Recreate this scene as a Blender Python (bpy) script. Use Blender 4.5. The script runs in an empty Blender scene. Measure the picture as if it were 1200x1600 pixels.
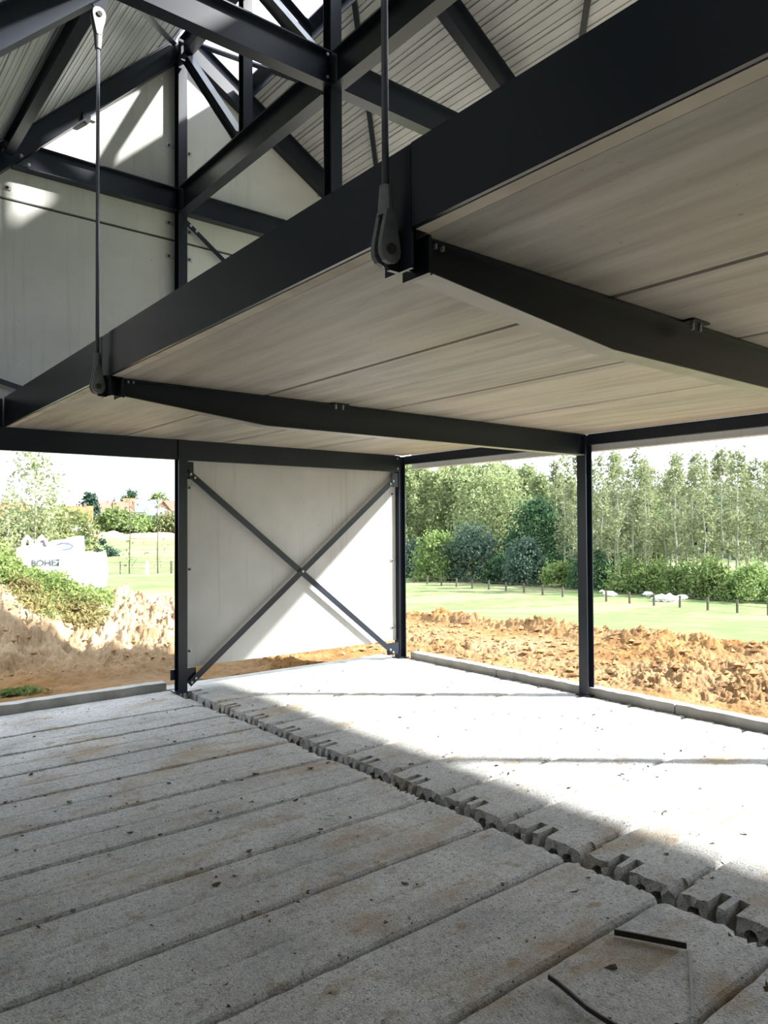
import bpy, bmesh, math, random
import numpy as np
from mathutils import Vector, Matrix

random.seed(7)
rng = np.random.default_rng(11)
C = bpy.context.scene.collection
SC = bpy.context.scene

# ------------------------------------------------------------------ camera
YAW, PITCH, ROLL, FPX, EYE = 0.894217, 0.0197718, -0.00549349, 1150.31, 1.6
cy, sy, cp, sp, cr, sr = (math.cos(YAW), math.sin(YAW), math.cos(PITCH), math.sin(PITCH), math.cos(ROLL), math.sin(ROLL))
Fv = Vector((cy*cp, sy*cp, sp)); Rv = Vector((sy, -cy, 0)); Uv = Rv.cross(Fv)
R2 = cr*Rv + sr*Uv; U2 = -sr*Rv + cr*Uv
cam = bpy.data.cameras.new('camera')
cam.sensor_fit = 'HORIZONTAL'; cam.sensor_width = 36.0
cam.lens = 36.0*FPX/1200.0
cam.clip_start = 0.05; cam.clip_end = 3000
camo = bpy.data.objects.new('camera', cam); C.objects.link(camo)
M = Matrix((R2, U2, -Fv)).transposed().to_4x4(); M.translation = Vector((0, 0, EYE))
camo.matrix_world = M
SC.camera = camo

# ------------------------------------------------------------------ light
w = bpy.data.worlds.new('sky'); SC.world = w; w.use_nodes = True
bgn = w.node_tree.nodes['Background']
bgn.inputs[0].default_value = (0.86, 0.95, 1.06, 1); bgn.inputs[1].default_value = 2.55
sun = bpy.data.lights.new('sun', 'SUN'); sun.energy = 20.0; sun.angle = math.radians(2.8); sun.color = (1.0, 0.97, 0.91)
suno = bpy.data.objects.new('sun', sun); C.objects.link(suno)
SUNDIR = Vector((-1.14, 1.0, -1.04)).normalized()
suno.rotation_euler = SUNDIR.to_track_quat('-Z', 'Y').to_euler()
suno.location = (20, -20, 25)
SC.view_settings.view_transform = 'Standard'; SC.view_settings.look = 'None'
SC.view_settings.gamma = 1.0; SC.view_settings.exposure = 0.32
SC.view_settings.use_curve_mapping = False

# ------------------------------------------------------------------ materials
def mat(name, rough=0.6, metal=0.0, spec=0.5):
    m = bpy.data.materials.new(name); m.use_nodes = True
    nt = m.node_tree; p = nt.nodes['Principled BSDF']
    p.inputs['Roughness'].default_value = rough; p.inputs['Metallic'].default_value = metal
    p.inputs['Specular IOR Level'].default_value = spec
    return m, nt, p
def N(nt, t, **kw):
    n = nt.nodes.new(t)
    for k, v in kw.items(): setattr(n, k, v)
    return n
def ramp(nt, fac, stops):
    r = N(nt, 'ShaderNodeValToRGB'); nt.links.new(fac, r.inputs[0])
    e = r.color_ramp.elements
    e[0].position, e[0].color = stops[0][0], (*stops[0][1], 1)
    e[1].position, e[1].color = stops[-1][0], (*stops[-1][1], 1)
    for p, c in stops[1:-1]:
        q = e.new(p); q.color = (*c, 1)
    return r.outputs[0]
def coords(nt, scale=(1, 1, 1), kind='Object'):
    if kind == 'World':
        src = N(nt, 'ShaderNodeNewGeometry').outputs['Position']
    else:
        src = N(nt, 'ShaderNodeTexCoord').outputs['Object']
    mp = N(nt, 'ShaderNodeMapping'); mp.inputs['Scale'].default_value = scale
    nt.links.new(src, mp.inputs[0]); return mp.outputs[0]
def noise(nt, vec, scale, detail=4, rough=0.55, dist=0.0):
    n = N(nt, 'ShaderNodeTexNoise'); n.inputs['Scale'].default_value = scale
    n.inputs['Detail'].default_value = detail; n.inputs['Roughness'].default_value = rough
    n.inputs['Distortion'].default_value = dist
    nt.links.new(vec, n.inputs['Vector']); return n.outputs['Fac']
def mixc(nt, fac, a, b, mode='MIX'):
    n = N(nt, 'ShaderNodeMix', data_type='RGBA', blend_type=mode)
    if isinstance(fac, float): n.inputs[0].default_value = fac
    else: nt.links.new(fac, n.inputs[0])
    for i, v in ((6, a), (7, b)):
        if isinstance(v, tuple): n.inputs[i].default_value = (*v, 1)
        else: nt.links.new(v, n.inputs[i])
    return n.outputs[2]
def bump(nt, p, h, strength=0.3, dist=0.01):
    b = N(nt, 'ShaderNodeBump'); b.inputs['Strength'].default_value = strength; b.inputs['Distance'].default_value = dist
    nt.links.new(h, b.inputs['Height']); nt.links.new(b.outputs[0], p.inputs['Normal'])
def plain(name, col, rough=0.6, metal=0.0, spec=0.5, var=0.12, scale=6.0):
    m, nt, p = mat(name, rough, metal, spec)
    v = coords(nt, kind='World'); f = noise(nt, v, scale, 3)
    lo = tuple(c*(1-var) for c in col); hi = tuple(min(1, c*(1+var)) for c in col)
    nt.links.new(ramp(nt, f, [(0.3, lo), (0.7, hi)]), p.inputs['Base Color'])
    return m

MS = plain('anthracite_paint', (0.0115, 0.0155, 0.0240), 0.31, 0, 0.33, 0.18, 2.5)
MZ = plain('galvanised_steel', (0.36, 0.37, 0.39), 0.42, 0.55, 0.5, 0.12, 20)
MROD = plain('grey_rod_paint', (0.105, 0.11, 0.13), 0.35, 0.3, 0.5, 0.15, 14)
MFORK = plain('cast_grey_metal', (0.20, 0.21, 0.22), 0.42, 0.4, 0.5, 0.15, 30)
MSTRAP = plain('rusty_dark_steel', (0.035, 0.028, 0.024), 0.6, 0.2, 0.4, 0.3, 25)
MDARK = plain('dark_recess', (0.03, 0.03, 0.03), 0.9)

def deck_mat():
    m, nt, p = mat('metal_deck', 0.34, 0.0, 0.5)
    v = coords(nt, (1, .15, 1), 'World'); f = noise(nt, v, 9, 3)
    nt.links.new(ramp(nt, f, [(0.3, (.37, .39, .40)), (0.7, (.50, .52, .53))]), p.inputs['Base Color'])
    return m
MDECK = deck_mat()

def floor_mat():
    m, nt, p = mat('rough_floor_concrete', 0.9, 0, 0.2)
    v = coords(nt, kind='World')
    base = ramp(nt, noise(nt, v, 2.2, 5, .6), [(0.3, (.42, .42, .415)), (0.5, (.56, .56, .55)), (0.7, (.68, .68, .67))])
    agg = N(nt, 'ShaderNodeTexVoronoi'); agg.inputs['Scale'].default_value = 120
    nt.links.new(v, agg.inputs['Vector'])
    aggc = ramp(nt, agg.outputs['Distance'], [(0.1, (1.06, 1.06, 1.06)), (0.6, (.74, .74, .73))])
    base = mixc(nt, 1.0, base, aggc, 'MULTIPLY')
    base = mixc(nt, 1.0, base, ramp(nt, noise(nt, v, 26, 5, .7), [(.3, (.74,)*3), (.5, (1.0,)*3), (.7, (1.14,)*3)]), 'MULTIPLY')
    sp2 = noise(nt, v, 60, 2, .5)
    base = mixc(nt, ramp(nt, sp2, [(.32, (.7,)*3), (.42, (0,)*3)]), base, (.16, .15, .14))
    # clay stains tramped over the planks
    st = noise(nt, coords(nt, (.55, 1, 1), 'World'), 2.6, 6, .62, .3)
    stf = ramp(nt, st, [(.53, (0,)*3), (.61, (.45,)*3), (.72, (.85,)*3)])
    base = mixc(nt, stf, base, (.33, .235, .125))
    st2 = noise(nt, coords(nt, (1, 1.3, 1), 'World'), 7.0, 5, .6)
    base = mixc(nt, ramp(nt, st2, [(.59, (0,)*3), (.70, (.7,)*3)]), base, (.25, .165, .08))
    dk = noise(nt, v, 1.1, 4, .6)
    base = mixc(nt, ramp(nt, dk, [(.5, (0,)*3), (.75, (.35,)*3)]), base, (.2, .19, .18))
    nt.links.new(base, p.inputs['Base Color'])
    h = N(nt, 'ShaderNodeMath', operation='ADD'); nt.links.new(noise(nt, v, 160, 4, .7), h.inputs[0]); nt.links.new(agg.outputs['Distance'], h.inputs[1])
    bump(nt, p, h.outputs[0], 0.55, 0.006)
    return m
MFLOOR = floor_mat()

def core_mat():
    m, nt, p = mat('broken_concrete', 0.95, 0, 0.15)
    v = coords(nt, kind='World')
    nt.links.new(ramp(nt, noise(nt, v, 14, 5), [(.3, (.20, .195, .185)), (.7, (.34, .33, .31))]), p.inputs['Base Color'])
    bump(nt, p, noise(nt, v, 60, 4), 0.6, 0.01)
    return m
MCORE = core_mat()

def soffit_mat():
    m, nt, p = mat('smooth_soffit_concrete', 0.55, 0, 0.35)
    v = coords(nt, (5, .45, 1), 'World')
    f = noise(nt, v, 1.8, 6, .62, .2)
    base = ramp(nt, f, [(.28, (.165, .155, .13)), (.5, (.285, .272, .238)), (.72, (.395, .378, .338))])
    v2 = coords(nt, kind='World')
    base = mixc(nt, ramp(nt, noise(nt, v2, .9, 3), [(.35, (.0,)*3), (.7, (.45,)*3)]), base, (.42, .36, .27))
    base = mixc(nt, ramp(nt, noise(nt, v2, 38, 2), [(.24, (.8,)*3), (.29, (0,)*3)]), base, (.15, .13, .11))
    nt.links.new(base, p.inputs['Base Color'])
    bump(nt, p, f, 0.06, 0.01)
    return m
MSOFF = soffit_mat()

def panel_mat():
    m, nt, p = mat('wall_panel_concrete', 0.75, 0, 0.25)
    v = coords(nt, kind='World')
    base = ramp(nt, noise(nt, v, 1.6, 5, .55), [(.3, (.41, .41, .395)), (.7, (.50, .50, .485))])
    drip = noise(nt, coords(nt, (9, 9, .35), 'World'), 2.4, 5, .6)
    base = mixc(nt, ramp(nt, drip, [(.56, (0,)*3), (.75, (.42,)*3)]), base, (.30, .285, .25))
    base = mixc(nt, ramp(nt, noise(nt, v, 30, 2), [(.22, (.5,)*3), (.28, (0,)*3)]), base, (.2, .19, .17))
    nt.links.new(base, p.inputs['Base Color'])
    return m
MPANEL = panel_mat()
MLIP = plain('pale_mortar', (.44, .40, .33), 0.7, 0, .3, .25, 3)
MFLANGE = plain('beige_flange', (.235, .225, .185), 0.42, 0, .5, .25, 4)  # beige-grey tone of the thin plate under the lower flanges
MWALLD = plain('dark_unseen_wall', (.10, .10, .10), 0.9, 0, 0.1, 0.2, 4)  # invented dark tone for unseen walls, so the near floor gets less light
MCURB = plain('curb_concrete', (.33, .325, .30), 0.85, 0, 0.2, 0.22, 5)

def leaf_mat(name, lo, hi, trans=0.35):
    m = bpy.data.materials.new(name); m.use_nodes = True; nt = m.node_tree
    nt.nodes.remove(nt.nodes['Principled BSDF']); out = nt.nodes['Material Output']
    v = coords(nt, kind='World'); f = noise(nt, v, 1.3, 3)
    inf = N(nt, 'ShaderNodeObjectInfo')
    c = ramp(nt, f, [(.3, lo), (.7, hi)])
    hsv = N(nt, 'ShaderNodeHueSaturation'); nt.links.new(c, hsv.inputs['Color'])
    mr = N(nt, 'ShaderNodeMapRange'); mr.inputs[3].default_value = .82; mr.inputs[4].default_value = 1.18
    nt.links.new(inf.outputs['Random'], mr.inputs[0]); nt.links.new(mr.outputs[0], hsv.inputs['Value'])
    d = N(nt, 'ShaderNodeBsdfDiffuse'); t = N(nt, 'ShaderNodeBsdfTranslucent'); mx = N(nt, 'ShaderNodeMixShader')
    mx.inputs[0].default_value = trans
    nt.links.new(hsv.outputs[0], d.inputs[0]); nt.links.new(hsv.outputs[0], t.inputs[0])
    nt.links.new(d.outputs[0], mx.inputs[1]); nt.links.new(t.outputs[0], mx.inputs[2]); nt.links.new(mx.outputs[0], out.inputs[0])
    return m
MPOP = leaf_mat('poplar_leaves', (.17, .215, .10), (.30, .34, .18))
MPALE = leaf_mat('pale_leaves', (.165, .19, .10), (.26, .28, .165))
MWIL = leaf_mat('willow_leaves', (.115, .135, .055), (.20, .21, .095))
MDKG = leaf_mat('dark_green_leaves', (.035, .075, .045), (.075, .135, .065))
MBLU = leaf_mat('blue_green_leaves', (.05, .085, .068), (.10, .145, .105))
MBUSH = leaf_mat('bush_leaves', (.11, .165, .06), (.20, .26, .095))
MCON = leaf_mat('conifer_needles', (.035, .065, .05), (.06, .10, .07), .1)
MWEED = leaf_mat('weed_leaves', (.14, .20, .06), (.25, .31, .12))
MBARK = plain('pale_bark', (.26, .24, .20), 0.9, 0, 0.2, 0.25, 8)
MBARKP = plain('poplar_bark', (.30, .29, .25), 0.9, 0, 0.2, 0.2, 8)
MBARKD = plain('dark_bark', (.08, .07, .055), 0.9, 0, 0.2, 0.25, 8)
MPOST = plain('weathered_post_wood', (.10, .085, .07), 0.9, 0, 0.2, 0.3, 12)
MWHITE = plain('white_woven_plastic', (.80, .81, .83), 0.6, 0, 0.3, 0.04, 8)
MBLUE = plain('blue_grey_webbing', (.07, .085, .12), 0.7)
MPURPLE = plain('purple_lining', (.05, .028, .05), 0.7)
MINK = plain('dark_print', (.05, .05, .07), 0.7)
MWOOL = plain('white_wool', (.74, .72, .68), 0.95, 0, 0.1, 0.1, 6)
MFACE = plain('dark_wool_face', (.05, .045, .045), 0.9)
MWALLW = plain('white_render', (.42, .41, .39), 0.8)
MWALLB = plain('brown_brick', (.17, .11, .085), 0.85)
MROOFO = plain('orange_tiles', (.34, .12, .055), 0.8, 0, .2, .2, 3)
MROOFG = plain('grey_slates', (.13, .14, .16), 0.8, 0, .2, .2, 3)
MROOFB = plain('brown_tiles', (.20, .11, .085), 0.8, 0, .2, .2, 3)
MGLASS = plain('window_pane', (.05, .06, .07), 0.15)
MGREEN = plain('green_cladding', (.05, .24, .12), 0.6)
MYEL = plain('yellow_plant_paint', (.55, .38, .06), 0.6)

# ------------------------------------------------------------------ helpers
class MB:
    def __init__(s): s.v = []; s.f = []
    def add(s, vs, fs):
        o = len(s.v); s.v += [tuple(map(float, p)) for p in vs]; s.f += [tuple(i+o for i in q) for q in fs]; return s
    def box(s, a, b):
        x0, y0, z0 = a; x1, y1, z1 = b
        return s.add([(x0,y0,z0),(x1,y0,z0),(x1,y1,z0),(x0,y1,z0),(x0,y0,z1),(x1,y0,z1),(x1,y1,z1),(x0,y1,z1)],
                     [(0,3,2,1),(4,5,6,7),(0,1,5,4),(1,2,6,5),(2,3,7,6),(3,0,4,7)])
    def loft(s, rings, caps=True):
        n = len(rings[0]); vs = [p for r in rings for p in r]; fs = []
        for k in range(len(rings)-1):
            for i in range(n):
                j = (i+1) % n; fs.append((k*n+i, k*n+j, (k+1)*n+j, (k+1)*n+i))
        s.add(vs, fs)
        if caps:
            o = len(s.v)-len(vs)
            s.f.append(tuple(o+i for i in reversed(range(n)))); s.f.append(tuple(o+(len(rings)-1)*n+i for i in range(n)))
        return s
    def tube(s, pts, rad, n=10, caps=True):
        pts = [Vector(p) for p in pts]; rings = []
        if not isinstance(rad, (list, tuple)): rad = [rad]*len(pts)
        prev = None
        for i, p in enumerate(pts):
            t = (pts[min(i+1, len(pts)-1)]-pts[max(i-1, 0)]).normalized()
            a = Vector((0, 0, 1)) if abs(t.z) < .9 else Vector((1, 0, 0))
            if prev is not None: a = prev
            u = (a - t*a.dot(t)).normalized(); v = t.cross(u); prev = u
            rings.append([p+(u*math.cos(2*math.pi*k/n)+v*math.sin(2*math.pi*k/n))*rad[i] for k in range(n)])
        return s.loft(rings, caps)
    def prism(s, poly, fn):                      # 2-D outline to two mapped ends
        return s.loft([[fn(0, u, v) for u, v in poly], [fn(1, u, v) for u, v in poly]])
    def build(s, name, m, parent=None, smooth=False):
        me = bpy.data.meshes.new(name); me.from_pydata(s.v, [], s.f); me.update()
        if smooth:
            for p in me.polygons: p.use_smooth = True
        return link(name, me, m, parent)
def link(name, me, m, parent=None):
    o = bpy.data.objects.new(name, me); C.objects.link(o)
    if m is not None: me.materials.append(m)
    if parent is not None: o.parent = parent; o.matrix_parent_inverse = parent.matrix_world.inverted() if False else Matrix.Translation(-parent.location)
    return o
def tag(o, label=None, cat=None, group=None, kind=None):
    if label: o['label'] = label
    if cat: o['category'] = cat
    if group: o['group'] = group
    if kind: o['kind'] = kind
    return o
def thing(name, label, cat, loc=(0, 0, 0), group=None):
    o = bpy.data.objects.new(name, None); C.objects.link(o); o.location = loc; o.empty_display_size = .1
    return tag(o, label, cat, group)
def struct(o, label=None, cat=None): return tag(o, label, cat, kind='structure')
def copy_tree(root, loc, rz=0.0, sc=1.0, label=None, group=None):
    r = root.copy(); C.objects.link(r); r.location = loc; r.rotation_euler = (0, 0, rz); r.scale = (sc, sc, sc) if not isinstance(sc, tuple) else sc
    if label: r['label'] = label
    if group: r['group'] = group
    for ch in root.children:
        c = ch.copy(); C.objects.link(c); c.parent = r
        for g in ch.children:
            d = g.copy(); C.objects.link(d); d.parent = c
    return r

def i_poly(h, b, tf, tw):                       # outline centred on (0,0): u across the flange, v along the height
    H, B, T = h/2, b/2, tw/2
    return [(-B,-H),(B,-H),(B,-H+tf),(T,-H+tf),(T,H-tf),(B,H-tf),(B,H),(-B,H),(-B,H-tf),(-T,H-tf),(-T,-H+tf),(-B,-H+tf)]
def c_poly(h, b, tf, tw):                       # channel, web at u=0, flanges towards +u
    return [(0,0),(b,0),(b,tf),(tw,tf),(tw,h-tf),(b,h-tf),(b,h),(0,h)]
def beam_x(mb, x0, x1, y, z0, z1, h, b, tf=.010, tw=.008):   # z0, z1: centre heights at both ends (ends cut plumb)
    return mb.prism(i_poly(h, b, tf, tw), lambda e, u, v: (x1 if e else x0, y+u, (z1 if e else z0)+v))
def beam_cut(mb, x0, x1, y, z, h, b, fa, fb, tf=.010, tw=.008):   # ends follow fa(z), fb(z)
    return mb.prism(i_poly(h, b, tf, tw), lambda e, u, v: (fb(z+v) if e else fa(z+v), y+u, z+v))
def beam_y(mb, y0, y1, x, z0, z1, h, b, tf=.010, tw=.008):
    return mb.prism(i_poly(h, b, tf, tw), lambda e, u, v: (x+u, y1 if e else y0, (z1 if e else z0)+v))
def h_col(mb, x, y, z0, z1, b, d, tf=.009, tw=.007):         # flanges face -y and +y
    return mb.prism(i_poly(d, b, tf, tw), lambda e, u, v: (x+u, y+v, z1 if e else z0))
def h_col_t(mb, x, y, z0, z1, b, d, tf=.009, tw=.007):       # flanges face -x and +x
    return mb.prism(i_poly(d, b, tf, tw), lambda e, u, v: (x+v, y+u, z1 if e else z0))
def bar(mb, p, q, wdt, th, face):                            # flat bar, width in the plane normal to face
    p, q, face = Vector(p), Vector(q), Vector(face).normalized()
    t = (q-p).normalized(); s_ = t.cross(face).normalized()
    r = lambda c: [c+s_*wdt/2+face*th/2, c-s_*wdt/2+face*th/2, c-s_*wdt/2-face*th/2, c+s_*wdt/2-face*th/2]
    return mb.loft([r(p), r(q)])
def ibar(mb, p, q, h, b, side, tf=.007, tw=.006):            # I section from p to q, flange width along side
    p, q, side = Vector(p), Vector(q), Vector(side).normalized()
    t = (q-p).normalized(); up = side.cross(t).normalized()
    return mb.prism(i_poly(h, b, tf, tw), lambda e, u, v: (q if e else p)+side*u+up*v)
def bolts(pts, axis, parent, r=.011, l=.012, name='bolt', m=None):
    a = Vector(axis).normalized()
    for p in pts:
        MB().tube([Vector(p), Vector(p)+a*l], r, 6).build(name, m or MZ, parent)

def hash2(ix, iy, seed):
    h = (ix.astype(np.int64)*374761393 + iy.astype(np.int64)*668265263 + seed*1442695041) & 0xffffffff
    h = ((h ^ (h >> 13))*1274126177) & 0xffffffff
    return ((h ^ (h >> 16)) & 0xffff)/65535.0
def vnoise(x, y, seed=0):
    ix, iy = np.floor(x), np.floor(y); fx, fy = x-ix, y-iy
    ux, uy = fx*fx*(3-2*fx), fy*fy*(3-2*fy)
    a, b, c, d = hash2(ix, iy, seed), hash2(ix+1, iy, seed), hash2(ix, iy+1, seed), hash2(ix+1, iy+1, seed)
    return (a*(1-ux)+b*ux)*(1-uy)+(c*(1-ux)+d*ux)*uy
def fbm(x, y, seed=0, o=5, gain=.5):
    t, amp, nrm = 0, 1.0, 0
    for k in range(o):
        t = t+amp*vnoise(x*2**k+k*17.3, y*2**k-k*9.1, seed+k); nrm += amp; amp *= gain
    return t/nrm
def sstep(a, b, x):
    t = np.clip((x-a)/(b-a), 0, 1); return t*t*(3-2*t)

# ------------------------------------------------------------------ ground
def edge_r(az):                                  # where turned soil gives way to pasture, right of the gable
    return np.interp(az, [-20, 22, 27, 33, 40, 46, 50, 56, 62, 66, 69, 73, 80, 110], [12, 11.9, 11.7, 12.0, 13.4, 15.2, 15.8, 16, 15, 14.2, 13.4, 12.8, 13.2, 14])
def ground_z(x, y, fine=True):
    r = np.hypot(x, y); az = np.degrees(np.arctan2(y, x))
    zr = np.interp(r, [0, 9, 11, 14, 17, 22, 30, 40, 48, 55, 90, 140, 200, 300, 400, 620], [-.1, -.09, -.12, -.26, -.5, -.95, -1.9, -3.05, -3.7, -3.95, -4.2, -4, -1, 8, 17, 21])
    zl = np.interp(r, [0, 8.5, 12, 19, 27, 52, 95, 180, 192, 215, 270, 320, 400, 620], [-.06, -.05, .12, .26, -.35, -1.5, -1.9, -.9, -.2, .2, 2.2, 4.2, 8.2, 16])
    t = sstep(53, 64, az); z = zr*(1-t)+zl*t
    H = np.interp(az, [60, 66, 68, 70.4, 72.6, 74.3, 76.4, 78.8, 82, 100, 125], [0, .12, .20, .24, .30, .42, .68, 1.08, 1.5, 1.7, .3])
    prof = np.interp(r, [0, 9.2, 10.0, 11.0, 11.9, 12.8, 14.5, 17], [0, 0, .30, .80, 1.0, .82, .30, 0])
    z = z+H*prof
    # small soil heap behind the weeds
    z = z+.20*np.exp(-(((az-70.6)/1.5)**2+((r-12.9)/.9)**2))
    if fine:
        er = edge_r(az); soil = 1-sstep(er-.3, er+.5, r)
        big = fbm(x*.9, y*.9, 3, 3)-.5; med = fbm(x*3.2, y*3.2, 9, 4, .6)-.5; sm = fbm(x*11, y*11, 21, 4, .62)-.5
        rid = 1-np.abs(2*fbm(x*2.2+5, y*2.2, 31, 3)-1)
        near = sstep(6.6, 8.6, r); fin = fbm(x*26, y*26, 91, 3, .6)-.5
        flat = np.where(az > 60, sstep(8.3, 10.3, r)*1.5+.3, 1.0)
        flat = flat*np.where(az > 60, 1.0, .28+.95*sstep(.32, .66, fbm(x*1.1+3, y*.28, 51, 3)))
        z = z+soil*near*flat*(.20*big+.17*med+.13*sm+.05*fin+.05*(rid-.7))
        berm = np.exp(-((r-(er-.6))/.55)**2)*(az < 60)
        z = z+berm*.14*(.5+fbm(x*1.5, y*1.5, 44, 3))
        z = z+(1-soil)*.05*(fbm(x*1.2, y*1.2, 5, 3)-.5)*np.clip(r/20, 0, 3)
    inside = (x < 6.2) & (y < 7.45)
    z = np.where(inside, -.5, z)
    skirt = np.minimum(np.where(inside, 0, 1), 1)
    lim = np.where((x < 6.9) & (y < 8.2), -.02+.10*(np.maximum(x-6.2, y-7.45)), 99)
    return np.where(skirt > 0, np.minimum(z, np.maximum(lim, -.06)), z)
def make_ground():
    az = np.concatenate([np.linspace(-150, 14, 90)[:-1], np.linspace(14, 92, 1150), np.linspace(92, 209, 70)[1:]])
    rr = [3.0, 5.0, 6.0]
    while rr[-1] < 620:
        r = rr[-1]; rr.append(r+(.028 if 6.4 < r < 9.5 else .045 if r < 13 else .075 if r < 18 else r*.012))
    rr = np.array(rr); A, Rr = np.meshgrid(np.radians(az), rr)
    X, Y = Rr*np.cos(A), Rr*np.sin(A); Z = ground_z(X, Y)
    n0, n1 = X.shape
    co = np.stack([X, Y, Z], -1).reshape(-1, 3)
    I = np.arange(n0*n1).reshape(n0, n1)
    q = np.stack([I[:-1, :-1], I[:-1, 1:], I[1:, 1:], I[1:, :-1]], -1).reshape(-1, 4)[:, ::-1]
    me = bpy.data.meshes.new('ground')
    me.vertices.add(len(co)); me.vertices.foreach_set('co', co.ravel())
    me.loops.add(q.size); me.loops.foreach_set('vertex_index', q.ravel())
    me.polygons.add(len(q)); me.polygons.foreach_set('loop_start', np.arange(0, q.size, 4)); me.polygons.foreach_set('loop_total', np.full(len(q), 4))
    me.update(); me.validate(); me.polygons.foreach_set('use_smooth', np.ones(len(me.polygons), dtype=bool))
    azd = np.degrees(np.arctan2(Y, X)); er = edge_r(azd)+1.2*(fbm(X*.9, Y*.9, 61, 4)-.5)
    grass = sstep(-.25, .35, Rr-er)
    # bare yard and spoil ridge far off by the houses, and a mown track
    far = sstep(168, 176, Rr)*(1-sstep(193, 200, Rr))*sstep(60, 64, azd)
    grass = grass*(1-far)
    dry = np.exp(-((Rr-15.3)/1.1)**2)*sstep(63, 66, azd)*(1-sstep(74, 75.5, azd))
    dry = np.maximum(dry, np.exp(-((Rr-98)/1.6)**2)*sstep(60, 64, azd)*.8)
    dry = np.maximum(dry, .45*sstep(.52, .62, fbm(X*.05, Y*.25, 71, 3))*(Rr > 40))
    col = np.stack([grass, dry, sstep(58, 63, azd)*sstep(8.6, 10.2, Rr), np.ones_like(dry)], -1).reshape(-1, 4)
    at = me.color_attributes.new('cover', 'FLOAT_COLOR', 'POINT'); at.data.foreach_set('color', col.astype(np.float32).ravel())
    m, nt, p = mat('soil_and_pasture', 0.95, 0, 0.1)
    a = N(nt, 'ShaderNodeVertexColor', layer_name='cover'); sx = N(nt, 'ShaderNodeSeparateColor'); nt.links.new(a.outputs[0], sx.inputs[0])
    v = coords(nt, kind='World')
    soil = ramp(nt, noise(nt, v, 1.4, 6, .65), [(.28, (.11, .055, .020)), (.5, (.20, .108, .040)), (.72, (.27, .165, .075))])
    soil = mixc(nt, ramp(nt, noise(nt, v, .45, 3), [(.4, (0,)*3), (.65, (.8,)*3)]), soil, mixc(nt, noise(nt, v, 9, 4), (.18, .115, .060), (.30, .215, .135)))
    soil = mixc(nt, sx.outputs[2], soil, ramp(nt, noise(nt, v, 2.5, 6, .65), [(.3, (.16, .10, .055)), (.5, (.31, .22, .135)), (.7, (.41, .32, .215))]))  # left soil is drier, and painted paler to replace sunlight the mound lacks
    gr = ramp(nt, noise(nt, coords(nt, (1, 1, .2), 'World'), .8, 6, .7), [(.3, (.085, .130, .050)), (.5, (.12, .170, .066)), (.7, (.17, .205, .095))])
    gr = mixc(nt, sx.outputs[1], gr, (.26, .235, .14))
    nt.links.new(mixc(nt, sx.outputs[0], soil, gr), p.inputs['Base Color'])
    bump(nt, p, noise(nt, v, 22, 6, .7), 0.7, 0.03)
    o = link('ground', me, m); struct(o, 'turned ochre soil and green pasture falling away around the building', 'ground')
make_ground()

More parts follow.
